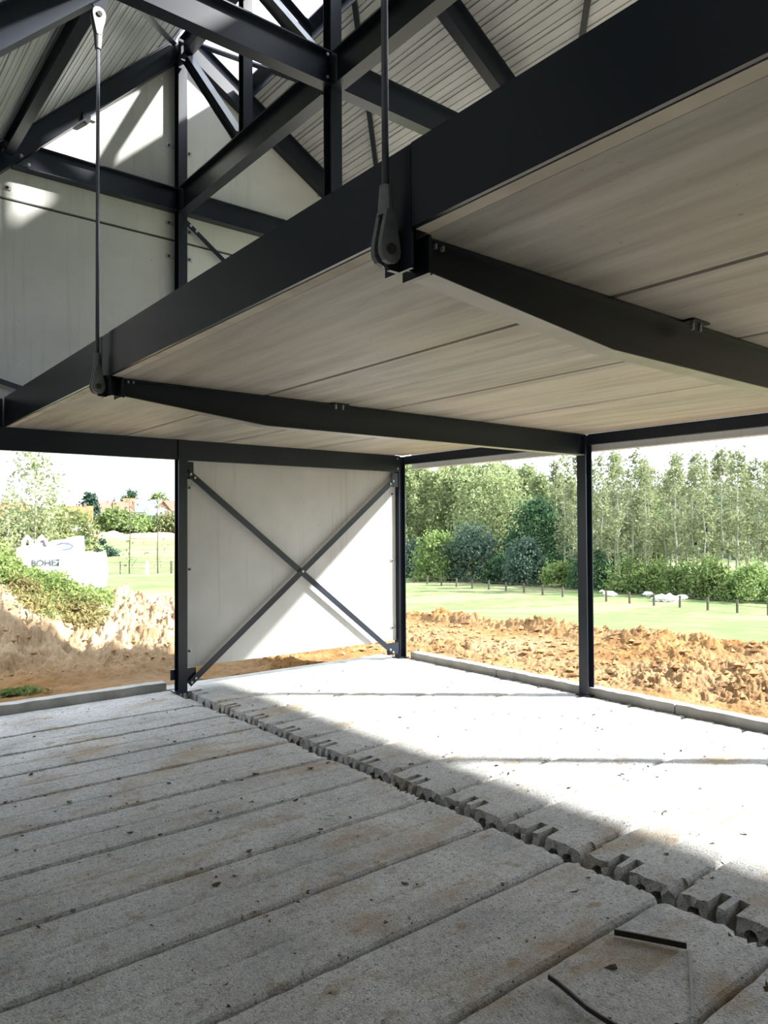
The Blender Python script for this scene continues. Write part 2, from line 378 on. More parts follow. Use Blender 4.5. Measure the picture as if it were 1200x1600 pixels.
# ------------------------------------------------------------------ floor planks
GX0, GX1 = 2.925, 3.035
LJ = [6.81+.0, 6.26, 5.76, 5.26, 4.76, 4.255, 3.75, 3.245, 2.745, 2.245, 1.755, 1.255, .755, .255, -.245, -.745, -1.245]
ORD = ['first', 'second', 'third', 'fourth', 'fifth', 'sixth', 'seventh', 'eighth', 'ninth', 'tenth', 'eleventh', 'twelfth', 'thirteenth', 'fourteenth', 'fifteenth', 'sixteenth']
def plank_body(x0, x1, y0, y1, seed, jag0, jag1, blend=False):
    r_ = np.random.default_rng(seed)
    wv = y1-y0
    e = np.array([0, .003, .009, .020])
    ze = np.array([-.055, -.034, -.014, -.002])
    mid = np.linspace(.045, wv-.045, 22)
    yv = np.concatenate([e, mid, wv-e[::-1]]); zv = np.concatenate([ze, np.zeros(22), ze[::-1]])
    k = np.argmin(np.abs(yv-wv*.5)); zv[k] -= .004
    xs = np.arange(x0, x1, .03); xs = np.append(xs, x1)
    X, Yg = np.meshgrid(xs, yv, indexing='ij'); Z = np.tile(zv, (len(xs), 1))
    Z = Z+.006*(fbm(X*9, Yg*9, seed, 4)-.5)+.004*(fbm(X*1.1, Yg*3, seed+5, 2)-.5)
    edge = np.zeros_like(yv); edge[:5] = 1; edge[-5:] = -1
    if blend: Z = zv[None, :]+(Z-zv[None, :])*sstep(x0, x0+.12, X)
    Yo = y0+Yg+edge*.012*(fbm(X*14, Yg*0+3.3, seed+9, 4)-.5)
    if jag1 > 0:
        j = jag1*np.abs(fbm(yv*13, yv*0+1.7, seed+2, 4)-.5)*2+jag1*1.6*(fbm(yv*5, yv*0, seed+13, 2) > .60)*r_.random(len(yv))
        s = sstep(x1-.12, x1, X); X = X-s*j[None, :]; Z = Z-s**6*.012*r_.random(len(yv))[None, :]
    if jag0 > 0:
        j = jag0*np.abs(fbm(yv*15, yv*0+4.7, seed+3, 4)-.5)*2
        s = 1-sstep(x0, x0+.12, X); X = X+s*j[None, :]
    mb = MB(); n0, n1 = X.shape
    vs = np.stack([X, Yo, Z], -1).reshape(-1, 3); fs = []
    for i in range(n0-1):
        for k in range(n1-1):
            a = i*n1+k; fs.append((a, a+n1, a+n1+1, a+1))
    mb.add(vs, fs)
    # bottom and sides
    o = len(mb.v); zb = -.135
    for i in range(n0):
        mb.v.append((float(X[i, 0]), float(Yo[i, 0]), zb)); mb.v.append((float(X[i, -1]), float(Yo[i, -1]), zb))
    for i in range(n0-1):
        b = o+2*i; a = i*n1
        mb.f += [(b, b+2, a+n1, a), (a+n1-1, a+2*n1-1, b+3, b+1), (b+1, b+3, b+2, b)]
    mb.f.append(tuple([o]+list(range(0, n1))+[o+1]))
    a = (n0-1)*n1; b = o+2*(n0-1)
    mb.f.append(tuple([b+1]+list(range(a+n1-1, a-1, -1))+[b]))
    return mb
def core_end(x0, x1, y0, y1, seed):
    """Sawn end of a hollow plank: five cores, two of them broken open at the top."""
    r_ = np.random.default_rng(seed); bm = bmesh.new()
    wv = y1-y0; cs = np.linspace(.085, wv-.085, 5); rad = .029; zc = -.072
    slots = {2, 3}; out = []
    top = lambda: -.002-.006*r_.random()
    out += [(0.0, -.135), (wv, -.135), (wv-.001, -.045), (wv-.02, -.012), (wv-.035, top())]
    yy = wv-.035
    for i in (4, 3, 2, 1, 0):
        c = cs[i]
        if i in slots:
            out.append((c+.024, top())); out.append((c+.020, -.03))
            for k in range(9):
                a = math.radians(20-220*k/8); out.append((c+.022*math.cos(a), zc+rad*math.sin(a)))
            out.append((c-.020, -.03)); out.append((c-.024, top()))
        else:
            out.append((c+.02, top())); out.append((c-.02, top()))
    out += [(.035, top()), (.02, -.012), (.001, -.045)]
    def ring(pts, x, jit):
        return [bm.verts.new((x+(jit*(r_.random()-.3) if z > -.05 else 0), y0+y, z)) for y, z in pts]
    holes = [[(cs[i]+rad*math.cos(a), zc+rad*math.sin(a)) for a in np.linspace(0, 2*math.pi, 13)[:-1]] for i in range(5) if i not in slots]
    fr, bk = [], []
    for pts in [out]+holes:
        fr.append(ring(pts, x0, .022)); bk.append(ring([(y, -.0 if (z > -.011 and .03 < y < wv-.03) else z) for y, z in pts], x1, 0))
    edges = []
    for rg in fr:
        for i in range(len(rg)): edges.append(bm.edges.new((rg[i], rg[(i+1) % len(rg)])))
    bmesh.ops.triangle_fill(bm, edges=edges, use_beauty=True)
    for a, b in zip(fr, bk):
        for i in range(len(a)):
            j = (i+1) % len(a)
            try: bm.faces.new((a[i], b[i], b[j], a[j]))
            except ValueError: pass
    bmesh.ops.recalc_face_normals(bm, faces=bm.faces[:])
    return bm
def bm_obj(name, bm, m, parent=None):
    me = bpy.data.meshes.new(name); bm.to_mesh(me); bm.free(); return link(name, me, m, parent)
ys = [7.02]+LJ[1:]
for i in range(len(ys)-1):
    y0, y1 = ys[i+1]+.003, ys[i]-.003
    word = 'back curb' if i < 12 else 'back curb, nearest the viewer'
    t = thing('floor_plank', 'grey hollow-core floor plank left of the gap, %s in from the back curb' % ORD[i], 'floor plank', (0, (y0+y1)/2, 0), 'hollow-core floor planks left of the gap')
    plank_body(-2.6, GX0, y0, y1, 100+i, 0, .035).build('plank_body', MFLOOR, t)
yr = [7.08]+LJ[1:]
for i in range(len(yr)-1):
    y0, y1 = yr[i+1]+.003, yr[i]-.003
    t = thing('floor_plank', 'grey hollow-core floor plank right of the gap, %s out from the braced panel' % ORD[i], 'floor plank', (3, (y0+y1)/2, 0), 'hollow-core floor planks right of the gap')
    plank_body(GX1+.128, 5.845, y0, y1, 300+i, 0, .02, True).build('plank_body', MFLOOR, t)
    o = bm_obj('hollow_core_end', core_end(GX1, GX1+.13, y0, y1, 500+i), MFLOOR, t)
# bearing beam under the gap
struct(MB().box((2.70, -1.3, -.5), (3.28, 6.78, -.142)).build('foundation_beam', MCORE), 'dark bearing beam down in the gap between the two rows of floor planks', 'foundation')
struct(MB().box((-2.6, 7.09, -.55), (5.82, 7.30, -.012)).build('foundation_back', MCURB), 'concrete ground beam under the back edge of the floor', 'foundation')

# curbs
def curb(p0, p1, label):
    x0, y0 = p0; x1, y1 = p1
    bm = bmesh.new(); bmesh.ops.create_cube(bm, size=1)
    for v in bm.verts: v.co = Vector((x0+(v.co.x+.5)*(x1-x0), y0+(v.co.y+.5)*(y1-y0), -.4+(v.co.z+.5)*.475))
    bmesh.ops.bevel(bm, geom=[e for e in bm.edges], offset=.008, segments=1)
    bmesh.ops.subdivide_edges(bm, edges=[e for e in bm.edges if e.calc_length() > .6], cuts=40)
    for v in bm.verts:
        if v.co.z > 0: v.co.z += random.uniform(-.004, .004)
    return tag(bm_obj('concrete_curb', bm, MCURB), label, 'curb', 'concrete edge curbs')
curb((-2.6, 7.035), (2.885, 7.16), 'grey concrete curb along the open left bay of the back edge')
curb((5.865, 5.412), (5.99, 6.80), 'grey concrete curb between the corner column and the first joint')
curb((5.865, 3.372), (5.99, 5.40), 'grey concrete curb behind the freestanding right column')
curb((5.865, -1.2), (5.99, 3.36), 'grey concrete curb running out at the right edge of the view')

# ------------------------------------------------------------------ steel frame
YG, Y1, Y2 = 6.87, 4.25, 1.65
RX = 2.965
Lz = lambda x: x+3.395            # left rafter axis
Rz = lambda x: 6.465-.575*(x-2.96)
# columns
def column(x, y, z1, label, b=.09, d=.10, turned=False, kind='steel column'):
    t = thing('steel_column', label, kind, (x, y, 0))
    mb = MB(); (h_col_t if turned else h_col)(mb, x, y, .012, z1, b, d); mb.build('shaft', MS, t)
    MB().box((x-.075, y-.075, 0), (x+.075, y+.075, .012)).build('base_plate', MS, t)
    return t
cg = column(RX, YG, 6.42, 'dark grey steel column left of the X-braced panel, rising into the gable')
MB().box((2.865, 6.885, .12), (2.918, 6.893, .22)).build('gusset_plate', MS, cg)
MB().box((3.014, 6.878, .07), (3.125, 6.886, .218)).build('gusset_plate', MS, cg)
MB().box((3.014, 6.878, 2.08), (3.10, 6.886, 2.25)).build('gusset_plate', MS, cg)
cc = column(5.80, 6.915, 2.455, 'dark grey steel corner column right of the X-braced panel', .10, .10, True)
MB().box((5.56, 6.875, .06), (5.748, 6.883, .20)).build('gusset_plate', MS, cc)
MB().box((5.65, 6.875, 2.08), (5.748, 6.883, 2.25)).build('gusset_plate', MS, cc)
c9 = column(5.855, Y1, 2.455, 'freestanding dark grey steel column on the right curb, pasture behind it', .10, .10, True)
column(5.855, Y2, 2.455, 'dark grey steel column on the right curb, outside the view on the right', .10, .10, True)

# floor-level beams
def back_beam(x0, x1, label):
    t = thing('floor_beam', label, 'steel beam', (x0, YG, 2.36))
    MB().prism(c_poly(.195, .055, .009, .008), lambda e, u, v: (x1 if e else x0, 6.835+u, 2.262+v)).build('beam_body', MS, t)
    return t
back_beam(-1.0, 2.915, 'dark steel beam across the top of the open left bay')
bb = back_beam(3.015, 5.742, 'dark steel beam along the top of the X-braced panel')
bolts([(5.70, 6.835, 2.42), (5.70, 6.835, 2.30)], (0, -1, 0), bb)
def haunch_beam(y, label):
    t = thing('floor_beam', label, 'steel beam', (1.46, y, 2.36), 'haunched beams under the mezzanine')
    rings = []
    for x, zb in ((1.475, 2.355), (2.40, 2.262), (5.80, 2.262)):
        h = 2.457-zb; rings.append([(x, y+u, (zb+2.457)/2+v) for u, v in i_poly(h, .09, .009, .007)])
    MB().loft(rings).build('beam_body', MS, t)
    fl = MB()
    fl.loft([[(x, y-.044, zb-.0025), (x, y+.044, zb-.0025), (x, y+.044, zb-.0003), (x, y-.044, zb-.0003)] for x, zb in ((1.475, 2.355), (2.40, 2.262), (5.79, 2.262))])
    fl.build('flange_underside', MFLANGE, t)['label'] = 'beige underside of the lower flange'
    MB().box((1.462, y-.05, 2.345), (1.474, y+.05, 2.457)).build('end_plate', MS, t)
    MB().box((2.90, y-.095, 2.449), (3.03, y-.046, 2.457)).build('cleat', MS, t)
    bolts([(2.935, y-.068, 2.449), (2.995, y-.068, 2.449)], (0, 0, -1), t, .008, .03)
    bolts([(1.50, y-.035, 2.448), (1.53, y-.035, 2.448)], (0, 0, -1), t, .007, .014)
    return t
haunch_beam(Y1, 'haunched dark steel beam from the left hanger rod to the freestanding right column')
haunch_beam(Y2, 'haunched dark steel beam from the right hanger rod out of view to the right')
def edge_beam(y0, y1, label):
    t = thing('edge_beam', label, 'steel beam', (1.38, y0, 2.58), 'edge channels of the mezzanine')
    MB().prism(c_poly(.245, .066, .009, .008), lambda e, u, v: (1.38+u, y1 if e else y0, 2.461+v)).build('channel_body', MS, t)
    MB().box((1.397, y0, 2.4585), (1.446, y1, 2.4605)).build('pale_lip', MLIP, t)['label'] = 'pale mortar lip along the underside'
    return t
edge_beam(4.315, 6.825, 'dark edge channel of the mezzanine between back wall and left hanger rod')
edge_beam(1.715, 4.185, 'dark edge channel of the mezzanine between the two hanger rods')
edge_beam(-2.41, 1.585, 'dark edge channel of the mezzanine in front of the right hanger rod')
t = thing('floor_beam', 'short dark steel channel on the back wall left of the mezzanine edge', 'steel beam', (1.0, 6.85, 2.58))
MB().prism(c_poly(.235, .05, .009, .008), lambda e, u, v: (1.372 if e else -1.0, 6.84+u, 2.462+v)).build('channel_body', MS, t)
def hanger_node(y, label):
    t = thing('hanger_bracket', label, 'steel bracket', (1.40, y, 2.5), 'brackets at the mezzanine edge')
    mb = MB(); mb.box((1.382, y-.06, 2.345), (1.392, y+.06, 2.705)); mb.box((1.451, y-.06, 2.345), (1.461, y+.06, 2.705)); mb.box((1.392, y-.004, 2.36), (1.451, y+.004, 2.705)); mb.build('stub', MS, t)
    poly = [(1.381, 2.345), (1.381, 2.47), (1.35, 2.455), (1.312, 2.425), (1.312, 2.385), (1.345, 2.345)]
    MB().prism(poly, lambda e, u, v: (u, y+(.007 if e else -.007), v)).build('ear_plate', MS, t)
    return t
hanger_node(Y1, 'dark steel bracket holding the foot of the left hanger rod')
hanger_node(Y2, 'dark steel bracket holding the foot of the right hanger rod')
for y0, y1, lab in ((4.31, 6.85, 'dark steel channel over the right opening, corner column to freestanding column'), (1.71, 4.19, 'dark steel channel over the right opening, running out of view at the right'), (-2.4, 1.59, 'dark steel channel over the right opening in front of the view')):
    t = thing('floor_beam', lab, 'steel beam', (5.83, y0, 2.4))
    MB().prism(c_poly(.10, .045, .008, .007), lambda e, u, v: (5.832+u, y1 if e else y0, 2.357+v)).build('channel_body', MS, t)

# mezzanine slabs
SX = [1.4435, 2.40, 3.395, 4.39, 5.38, 5.795]
for bi, (y0, y1, where) in enumerate(((4.255, 6.83, 'back bay'), (1.655, 4.245, 'middle bay'), (-2.41, 1.645, 'front bay'))):
    for k in range(5):
        a, b = SX[k]+.004, SX[k+1]-.004
        o = MB().prism([(a, 2.705), (a, 2.470 if k else 2.460), (a+(.012 if k else .002), 2.459), (b-.012, 2.459), (b, 2.470), (b, 2.705)], lambda e, u, v: (u, y1 if e else y0, v)).build('ceiling_slab', MSOFF)
        tag(o, 'beige-grey concrete ceiling slab of the mezzanine, %s, %s from the edge channel' % (where, ORD[k]), 'ceiling slab', 'mezzanine ceiling slabs')

# hanger rods
def hanger(y, z1, label):
    t = thing('hanger_rod', label, 'hanger rod', (1.337, y, 2.4), 'hanger rods of the mezzanine')
    x = 1.337
    def fork(z, s):
        f_ = MB()
        for dy in (-1, 1):
            rings = []
            yy = y+dy*.0165
            outline = [(-.034, -.02), (-.037, .0), (-.034, .022), (-.022, .075), (-.013, .115), (.013, .115), (.022, .075), (.034, .022), (.037, 0), (.034, -.02), (.022, -.036), (0, -.042), (-.022, -.036)]
            f_.prism(outline, lambda e, u, v: (x+u, yy+(.008 if e else -.008), z+s*v))
        f_.tube([(x, y, z+s*.10), (x, y, z+s*.135), (x, y, z+s*.19)], [.024, .022, .0175], 14)
        fo = f_.build('fork_end', MFORK, t)
        MB().tube([(x, y-.032, z), (x, y+.032, z)], .015, 14).build('pin', MDARK, fo)
    fork(2.400, 1); fork(z1, -1)
    MB().tube([(x, y, 2.58), (x, y, z1-.18)], .0105, 12).build('rod', MROD, t, True)
    return t
hanger(Y1, 4.525, 'left grey hanger rod from the roof truss to the mezzanine edge')
hanger(Y2, 4.525, 'right grey hanger rod with its lower fork end near the picture centre')

# gable and frames
def gable_rail(x0, x1, label):
    t = thing('gable_rail', label, 'steel beam', (x0, YG, 4.81))
    beam_cut(MB(), x0, x1, YG, 4.815, .22, .10, (lambda z: z-3.262) if x0 < 2 else (lambda z: x0), (lambda z: (6.322-z)/.575+2.95) if x1 > 4 else (lambda z: x1)).build('beam_body', MS, t); return t
gr = gable_rail(1.66, 2.915, 'dark horizontal rail on the gable wall left of the gable column')
gable_rail(3.015, 5.30, 'dark horizontal rail on the gable wall right of the gable column')
def rafter(x0, x1, y, left, label, group, h=.25):
    t = thing('rafter', label, 'rafter', (x0, y, (Lz if left else Rz)(x0)), group)
    f_ = Lz if left else Rz
    beam_x(MB(), x0, x1, y, f_(x0), f_(x1), h if left else .27, .095).build('beam_body', MS, t); return t
r0 = rafter(-1.0, 2.91, YG, True, 'steep dark rafter along the left slope of the gable wall', 'rafters')
rafter(3.02, 5.80, YG, False, 'dark rafter along the right slope of the gable wall', 'rafters')
r1 = rafter(-1.0, 2.91, Y1, True, 'steep dark rafter above the head of the left hanger rod', 'rafters')
rafter(3.02, 5.80, Y1, False, 'dark rafter crossing the right metal roof deck', 'rafters')
r2 = rafter(-1.0, 2.91, Y2, True, 'steep dark rafter above the right hanger rod, out of view', 'rafters')
rafter(3.02, 5.80, Y2, False, 'dark rafter of the nearest truss on the right slope', 'rafters')
bolts([(1.50, 6.82, 4.79), (1.56, 6.82, 4.73)], (0, -1, 0), r0, .014, .03)
bolts([(1.395, 6.82, 4.86), (1.44, 6.82, 4.92), (1.36, 6.82, 4.80)], (0, -1, 0), r0, .014, .03)
for y, wd in ((Y1, 'by the left hanger rod'), (Y2, 'of the nearest truss')):
    t = thing('tie_beam', 'dark horizontal tie beam left of the king post, %s' % wd, 'steel beam', (1.7, y, 4.82), 'tie beams')
    beam_cut(MB(), 1.68, 2.915, y, 4.82, .24, .10, lambda z: z-3.262, lambda z: 2.915).build('beam_body', MS, t)
    bolts([(2.885, y-.05, 4.90), (2.885, y-.05, 4.74)], (0, -1, 0), t)
    t2 = thing('tie_beam', 'dark horizontal tie beam right of the king post, %s' % wd, 'steel beam', (3.0, y, 4.82), 'tie beams')
    beam_cut(MB(), 3.015, 5.30, y, 4.82, .24, .10, lambda z: 3.015, lambda z: (6.322-z)/.575+2.95).build('beam_body', MS, t2)
    k = thing('king_post', 'dark steel king post %s' % ('where four roof beams meet' if y == Y1 else 'of the nearest truss, out of view'), 'steel post', (RX, y, 2.72))
    h_col(MB(), RX, y, 2.722, 6.30, .09, .10).build('shaft', MS, k)
    MB().box((RX-.075, y-.075, 2.708), (RX+.075, y+.075, 2.721)).build('base_plate', MS, k)
    g = thing('hanger_gusset', 'dark tapered gusset plate at the head of the %s hanger rod' % ('left' if y == Y1 else 'right'), 'steel plate', (1.337, y, 4.6))
    MB().prism([(1.30, 4.70), (1.305, 4.60), (1.318, 4.50), (1.337, 4.485), (1.357, 4.50), (1.385, 4.60), (1.42, 4.72), (1.36, 4.66)], lambda e, u, v: (u, y+(.007 if e else -.007), v)).build('plate', MS, g)
# ridge truss in the plane of the ridge
def ridge_chord(y0, y1, label):
    t = thing('ridge_chord', label, 'steel beam', (RX, y0, 4.81)); beam_y(MB(), y0, y1, RX, 4.81, 4.81, .25, .10).build('beam_body', MS, t); return t
ridge_chord(4.315, 6.805, 'dark lower truss chord from king post to gable column')
ridge_chord(1.715, 4.185, 'dark lower truss chord coming forward from the king post to the upper right')
t = thing('ridge_beam', 'dark ridge beam under the peak of the roof at the gable', 'steel beam', (RX, 4.3, 6.31)); beam_y(MB(), 4.30, 6.80, RX, 6.31, 6.31, .20, .09).build('beam_body', MS, t)
t = thing('ridge_beam', 'dark ridge beam under the peak of the roof, in front of the king post', 'steel beam', (RX, 1.7, 6.31)); beam_y(MB(), -2.2, 4.20, RX, 6.31, 6.31, .20, .09).build('beam_body', MS, t)
t = thing('truss_post', 'dark slim vertical of the ridge truss, between gable column and king post', 'steel post', (RX, 5.53, 4.94)); h_col(MB(), RX, 5.535, 4.94, 6.205, .085, .09).build('shaft', MS, t)
t = thing('truss_diagonal', 'dark truss diagonal from the gable peak down to the slim vertical', 'steel beam', (RX, 6.7, 6.1)); ibar(MB(), (RX, 6.74, 6.20), (RX, 5.66, 4.955), .09, .085, (1, 0, 0)).build('beam_body', MS, t)
t = thing('truss_diagonal', 'dark truss diagonal landing on the foot of the king post', 'steel beam', (RX, 5.4, 6.2)); ibar(MB(), (RX, 5.44, 6.20), (RX, 4.37, 4.955), .09, .085, (1, 0, 0)).build('beam_body', MS, t)
t = thing('purlin', 'dark purlin along the left roof deck between the two left rafters', 'steel beam', (1.40, 4.3, 4.8)); beam_y(MB(), 4.31, 6.81, 1.40, 4.835, 4.835, .13, .075).build('beam_body', MS, t)
t = thing('purlin', 'dark purlin along the left roof deck in front of the left hanger rod', 'steel beam', (1.40, 1.7, 4.8)); beam_y(MB(), 1.71, 4.19, 1.40, 4.835, 4.835, .13, .075).build('beam_body', MS, t)
# skylight trimmers
for y0, y1, lab in ((4.31, 6.81, 'grey steel trimmer along the lower edge of the skylight at the gable'), (1.71, 4.19, 'grey steel trimmer along the lower edge of the skylight in front of the king post')):
    t = thing('skylight_trimmer', lab, 'steel beam', (3.66, y0, 6.15))
    MB().prism([(3.60, 6.205), (3.695, 6.15), (3.695, 6.068), (3.685, 6.068), (3.685, 6.14), (3.60, 6.19)], lambda e, u, v: (u, y1 if e else y0, v)).build('angle_body', MS, t)
t = thing('skylight_bar', 'dark short rafter crossing the skylight halfway to the gable', 'steel beam', (3.02, 5.53, 6.3))
MB().prism(i_poly(.14, .13, .01, .01), lambda e, u, v: (3.63 if e else 3.02, 5.53+u, (6.02 if e else 6.37)+v)).build('beam_body', MS, t)
# wind braces in the roof planes
def brace(p, q, label, face, wd=.05, th=.02, group='roof wind braces'):
    t = thing('wind_brace', label, 'steel brace', p, group); bar(MB(), p, q, wd, th, face).build('flat_bar', MS, t); return t
zr_ = lambda x: 6.52-.575*(x-2.96)
nR = (.575, 0, 1)
brace((3.06, 4.33, zr_(3.06)), (5.5, 6.79, zr_(5.5)), 'dark wind brace under the right deck, running from the king post towards the gable foot', nR)
brace((3.12, 6.80, zr_(3.12)-.012), (5.55, 4.46, zr_(5.55)-.012), 'dark wind brace crossing the skylight from the gable peak', nR, .05, .02)
brace((3.10, 1.72, zr_(3.10)), (5.5, 4.17, zr_(5.5)), 'dark wind brace under the right deck beyond the long edge channel', nR)
nL = (-1, 0, 1)
brace((1.42, 4.36, 4.87), (2.86, 6.78, 6.31), 'slim dark wind brace under the left deck, rising to the gable peak', nL, .045, .015)
# braces in the gable wall
bq = lambda p, q, label, wd, yy: (lambda t: (bar(MB(), (p[0], yy, p[1]), (q[0], yy, q[1]), wd, .008, (0, 1, 0)).build('flat_bar', MS, t), t)[1])(thing('cross_brace', label, 'steel brace', (p[0], yy, p[1]), 'flat bar braces of the gable wall'))
b1 = bq((3.035, 2.145), (5.655, .075), 'dark flat brace on the panel falling from upper left to lower right', .062, 6.862)
b2 = bq((5.66, 2.165), (3.04, .065), 'dark flat brace on the panel rising from lower left to upper right', .062, 6.850)
def along(p, q, d):
    v = Vector((q[0]-p[0], 0, q[1]-p[1])).normalized(); return (p[0]+v.x*d, 0, p[1]+v.z*d)
for pt, q, o, yy in (((3.035, 2.145), (5.655, .075), b1, 6.858), ((5.66, 2.165), (3.04, .065), b2, 6.846)):
    for a, c in ((pt, q), (q, pt)):
        for d in (.03, .085):
            P_ = along(a, c, d); bolts([(P_[0], yy, P_[2])], (0, -1, 0), o, .013, .016)
bolts([(4.35, 6.846, 1.115)], (0, -1, 0), b2, .014, .016)
b3 = bq((3.02, 4.63), (5.6, 2.75), 'dark flat brace on the gable wall above the mezzanine, falling to the right', .045, 6.865)
bolts([(3.06, 6.861, 4.60), (3.12, 6.861, 4.557)], (0, -1, 0), b3, .014, .016)
bq((-.6, 3.36), (1.90, 2.705), 'dark flat brace low on the gable wall at the left picture edge', .045, 6.865)

# ------------------------------------------------------------------ walls
def panel(poly, label, y0=6.925, y1=7.03):
    o = MB().prism(poly, lambda e, u, v: (u, y1 if e else y0, v)).build('wall_panel', MPANEL)
    return tag(o, label, 'wall panel', 'precast wall panels of the gable')
panel([(3.02, .22), (5.74, .22), (5.74, 2.44), (3.02, 2.44)], 'light grey concrete wall panel behind the steel X-bracing')
panel([(-1.0, 2.30), (2.955, 2.30), (2.955, 4.428), (1.0, 4.428), (-1.0, 2.44)], 'grey concrete gable panel left of the gable column, below the joint')
panel([(1.05, 4.452), (2.955, 4.452), (2.955, 6.40), (2.90, 6.40)], 'grey concrete gable panel left of the gable column, under the steep rafter')
panel([(2.965, 2.45), (5.74, 2.45), (5.74, 4.428), (2.965, 4.428)], 'grey concrete gable panel right of the gable column, below the joint')
panel([(2.965, 4.452), (5.74, 4.452), (5.74, 4.95), (2.965, 6.54)], 'grey concrete gable panel right of the gable column, under the right rafter')
struct(MB().box((1.0, 6.955, 4.40), (5.74, 7.0, 4.47)).build('trim_2', MDARK), 'dark seal in the joint between the gable panels', 'seal')
struct(MB().box((5.955, -2.4, 2.31), (6.06, 6.87, 2.72)).build('trim_1', MPANEL), 'concrete edge strip over the right opening', 'wall')
struct(MB().box((5.955, -2.4, -.3), (6.06, -2.0, 2.30)).build('wall_right', MPANEL), 'concrete side wall behind the viewer on the right', 'wall')
struct(MB().box((-1.16, -2.4, -.3), (-1.05, 6.80, 2.42)).build('wall_left', MWALLD), 'unseen side wall left of the viewer, darkened to cut bounce light', 'wall')
struct(MB().box((-1.0, -2.55, -.3), (6.06, -2.42, 5.0)).build('wall_front', MWALLD), 'unseen wall behind the viewer, darkened to cut bounce light', 'wall')
struct(MB().box((-2.6, -2.4, -.6), (5.84, -1.26, -.01)).build('floor', MFLOOR), 'bare floor behind the viewer', 'floor')
# panel clips
def clip(x, z, s, label, y=6.925):
    t = thing('panel_clip', label, 'clip', (x, y, z), 'galvanised panel clips')
    MB().box((min(x, x+s*.085), y-.008, z-.018), (max(x, x+s*.085), y-.002, z+.018)).build('clip_plate', MZ, t)
    MB().tube([(x+s*.055, y-.008, z), (x+s*.055, y-.018, z)], .012, 8).build('bolt', MSTRAP, t)
for z, wd in ((1.996, 'topmost'), (1.187, 'middle'), (.378, 'lowest')):
    clip(3.016, z, 1, '%s galvanised clip at the left edge of the X-braced panel' % wd)
    clip(5.735, z, -1, '%s galvanised clip at the right edge of the X-braced panel' % wd)
clip(2.915, 5.37, -1, 'galvanised clip left of the gable column, high above the rail')
clip(3.016, 5.35, 1, 'galvanised clip right of the gable column, high above the rail')
clip(2.915, 4.60, -1, 'galvanised clip left of the gable column, just below the rail')
clip(3.016, 4.555, 1, 'galvanised clip right of the gable column, just below the rail')
clip(2.915, 4.27, -1, 'galvanised clip left of the gable column, below the panel joint')
clip(3.016, 4.28, 1, 'galvanised clip right of the gable column, below the panel joint')
clip(1.36, 4.535, 1, 'galvanised clip at the left picture edge under the gable rail')
clip(4.70, 5.37, -1, 'galvanised clip under the right gable rafter, beside the king post')
t = thing('rafter_bracket', 'dark bracket under the steep gable rafter, in the sunlit patch', 'steel bracket', (2.05, 6.9, 5.34))
MB().box((2.02, 6.84, 5.315), (2.09, 6.92, 5.38)).build('angle', MS, t); MB().box((2.095, 6.905, 5.36), (2.16, 6.921, 5.415)).build('plate', MZ, t)

# ------------------------------------------------------------------ roof decks
def deck(label, x_a, x_b, zf, slope, name):
    # ribbed sheet, ribs along y
    L = abs(x_b-x_a); pts = []
    per = .172; u = 0; nrm = Vector((-slope, 0, 1)).normalized(); dr = Vector((1, 0, slope)).normalized()
    tot = L*math.sqrt(1+slope*slope); p0 = Vector((x_a, 0, zf(x_a)))
    prof = []
    while u < tot-.01:
        for du, h in ((0, 0), (.050, 0), (.052, .007), (.058, .007), (.060, 0), (.108, 0), (.111, .011), (.122, .011), (.126, .003), (.150, .003), (.153, .011), (.164, .011), (.167, 0)):
            if u+du < tot: prof.append((u+du, h))
        u += per
    prof.append((tot, 0))
    y0, y1 = -2.3, 7.06
    mb = MB(); n = len(prof)
    for y in (y0, y1):
        for a, h in prof: mb.v.append(tuple(p0+dr*a+nrm*h+Vector((0, y, 0))))
    for y in (y0, y1):
        for a, h in prof: mb.v.append(tuple(p0+dr*a+nrm*.075+Vector((0, y, 0))))
    for i in range(n-1):
        mb.f.append((i, i+1, n+i+1, n+i)); mb.f.append((2*n+i, 3*n+i, 3*n+i+1, 2*n+i+1))
    mb.f += [(0, n, 3*n, 2*n), (n-1, 3*n-1, 4*n-1, 2*n-1)]
    o = mb.build(name, MDECK); return tag(o, label, 'roof deck')
deck('ribbed grey metal roof deck on the steep left slope', -1.15, 2.93, lambda x: x+3.525, 1.0, 'roof_deck')
deck('ribbed grey metal roof deck on the right slope below the skylight', 3.70, 6.12, lambda x: 6.605-.575*(x-2.96), -.575, 'roof_deck')

# ------------------------------------------------------------------ things lying on the floor
def strap(pts, hgt, label, leg2=None):
    t = thing('metal_strap', label, 'metal strip', (pts[0][0], pts[0][1], 0), 'bent metal strips on the floor')
    rings = []
    P_ = [Vector(p) for p in pts]
    for i, p in enumerate(P_):
        d = (P_[min(i+1, len(P_)-1)]-P_[max(i-1, 0)]); d.z = 0; d.normalize(); s_ = Vector((-d.y, d.x, 0))*.0035
        rings.append([p-s_, p+s_, p+s_+Vector((0, 0, hgt[i])), p-s_+Vector((0, 0, hgt[i]))])
    MB().loft(rings).build('strip', MSTRAP, t); return t
strap([(2.507, 1.704, .006), (2.55, 1.63, .006), (2.60, 1.54, .006), (2.634, 1.477, .006)], [.022, .022, .022, .022], 'straight dark metal strip lying on the nearest planks at the lower right')
t = thing('metal_strap', 'thin bent metal strip lying flat beyond the corner of the straight one', 'metal strip', (2.636, 1.47, 0), 'bent metal strips on the floor')
bar(MB(), (2.640, 1.468, .0035), (2.29, 1.265, .0035), .010, .003, (0, 0, 1)).build('strip', plain('worn_grey_steel', (.20, .19, .17), .6, .2), t)
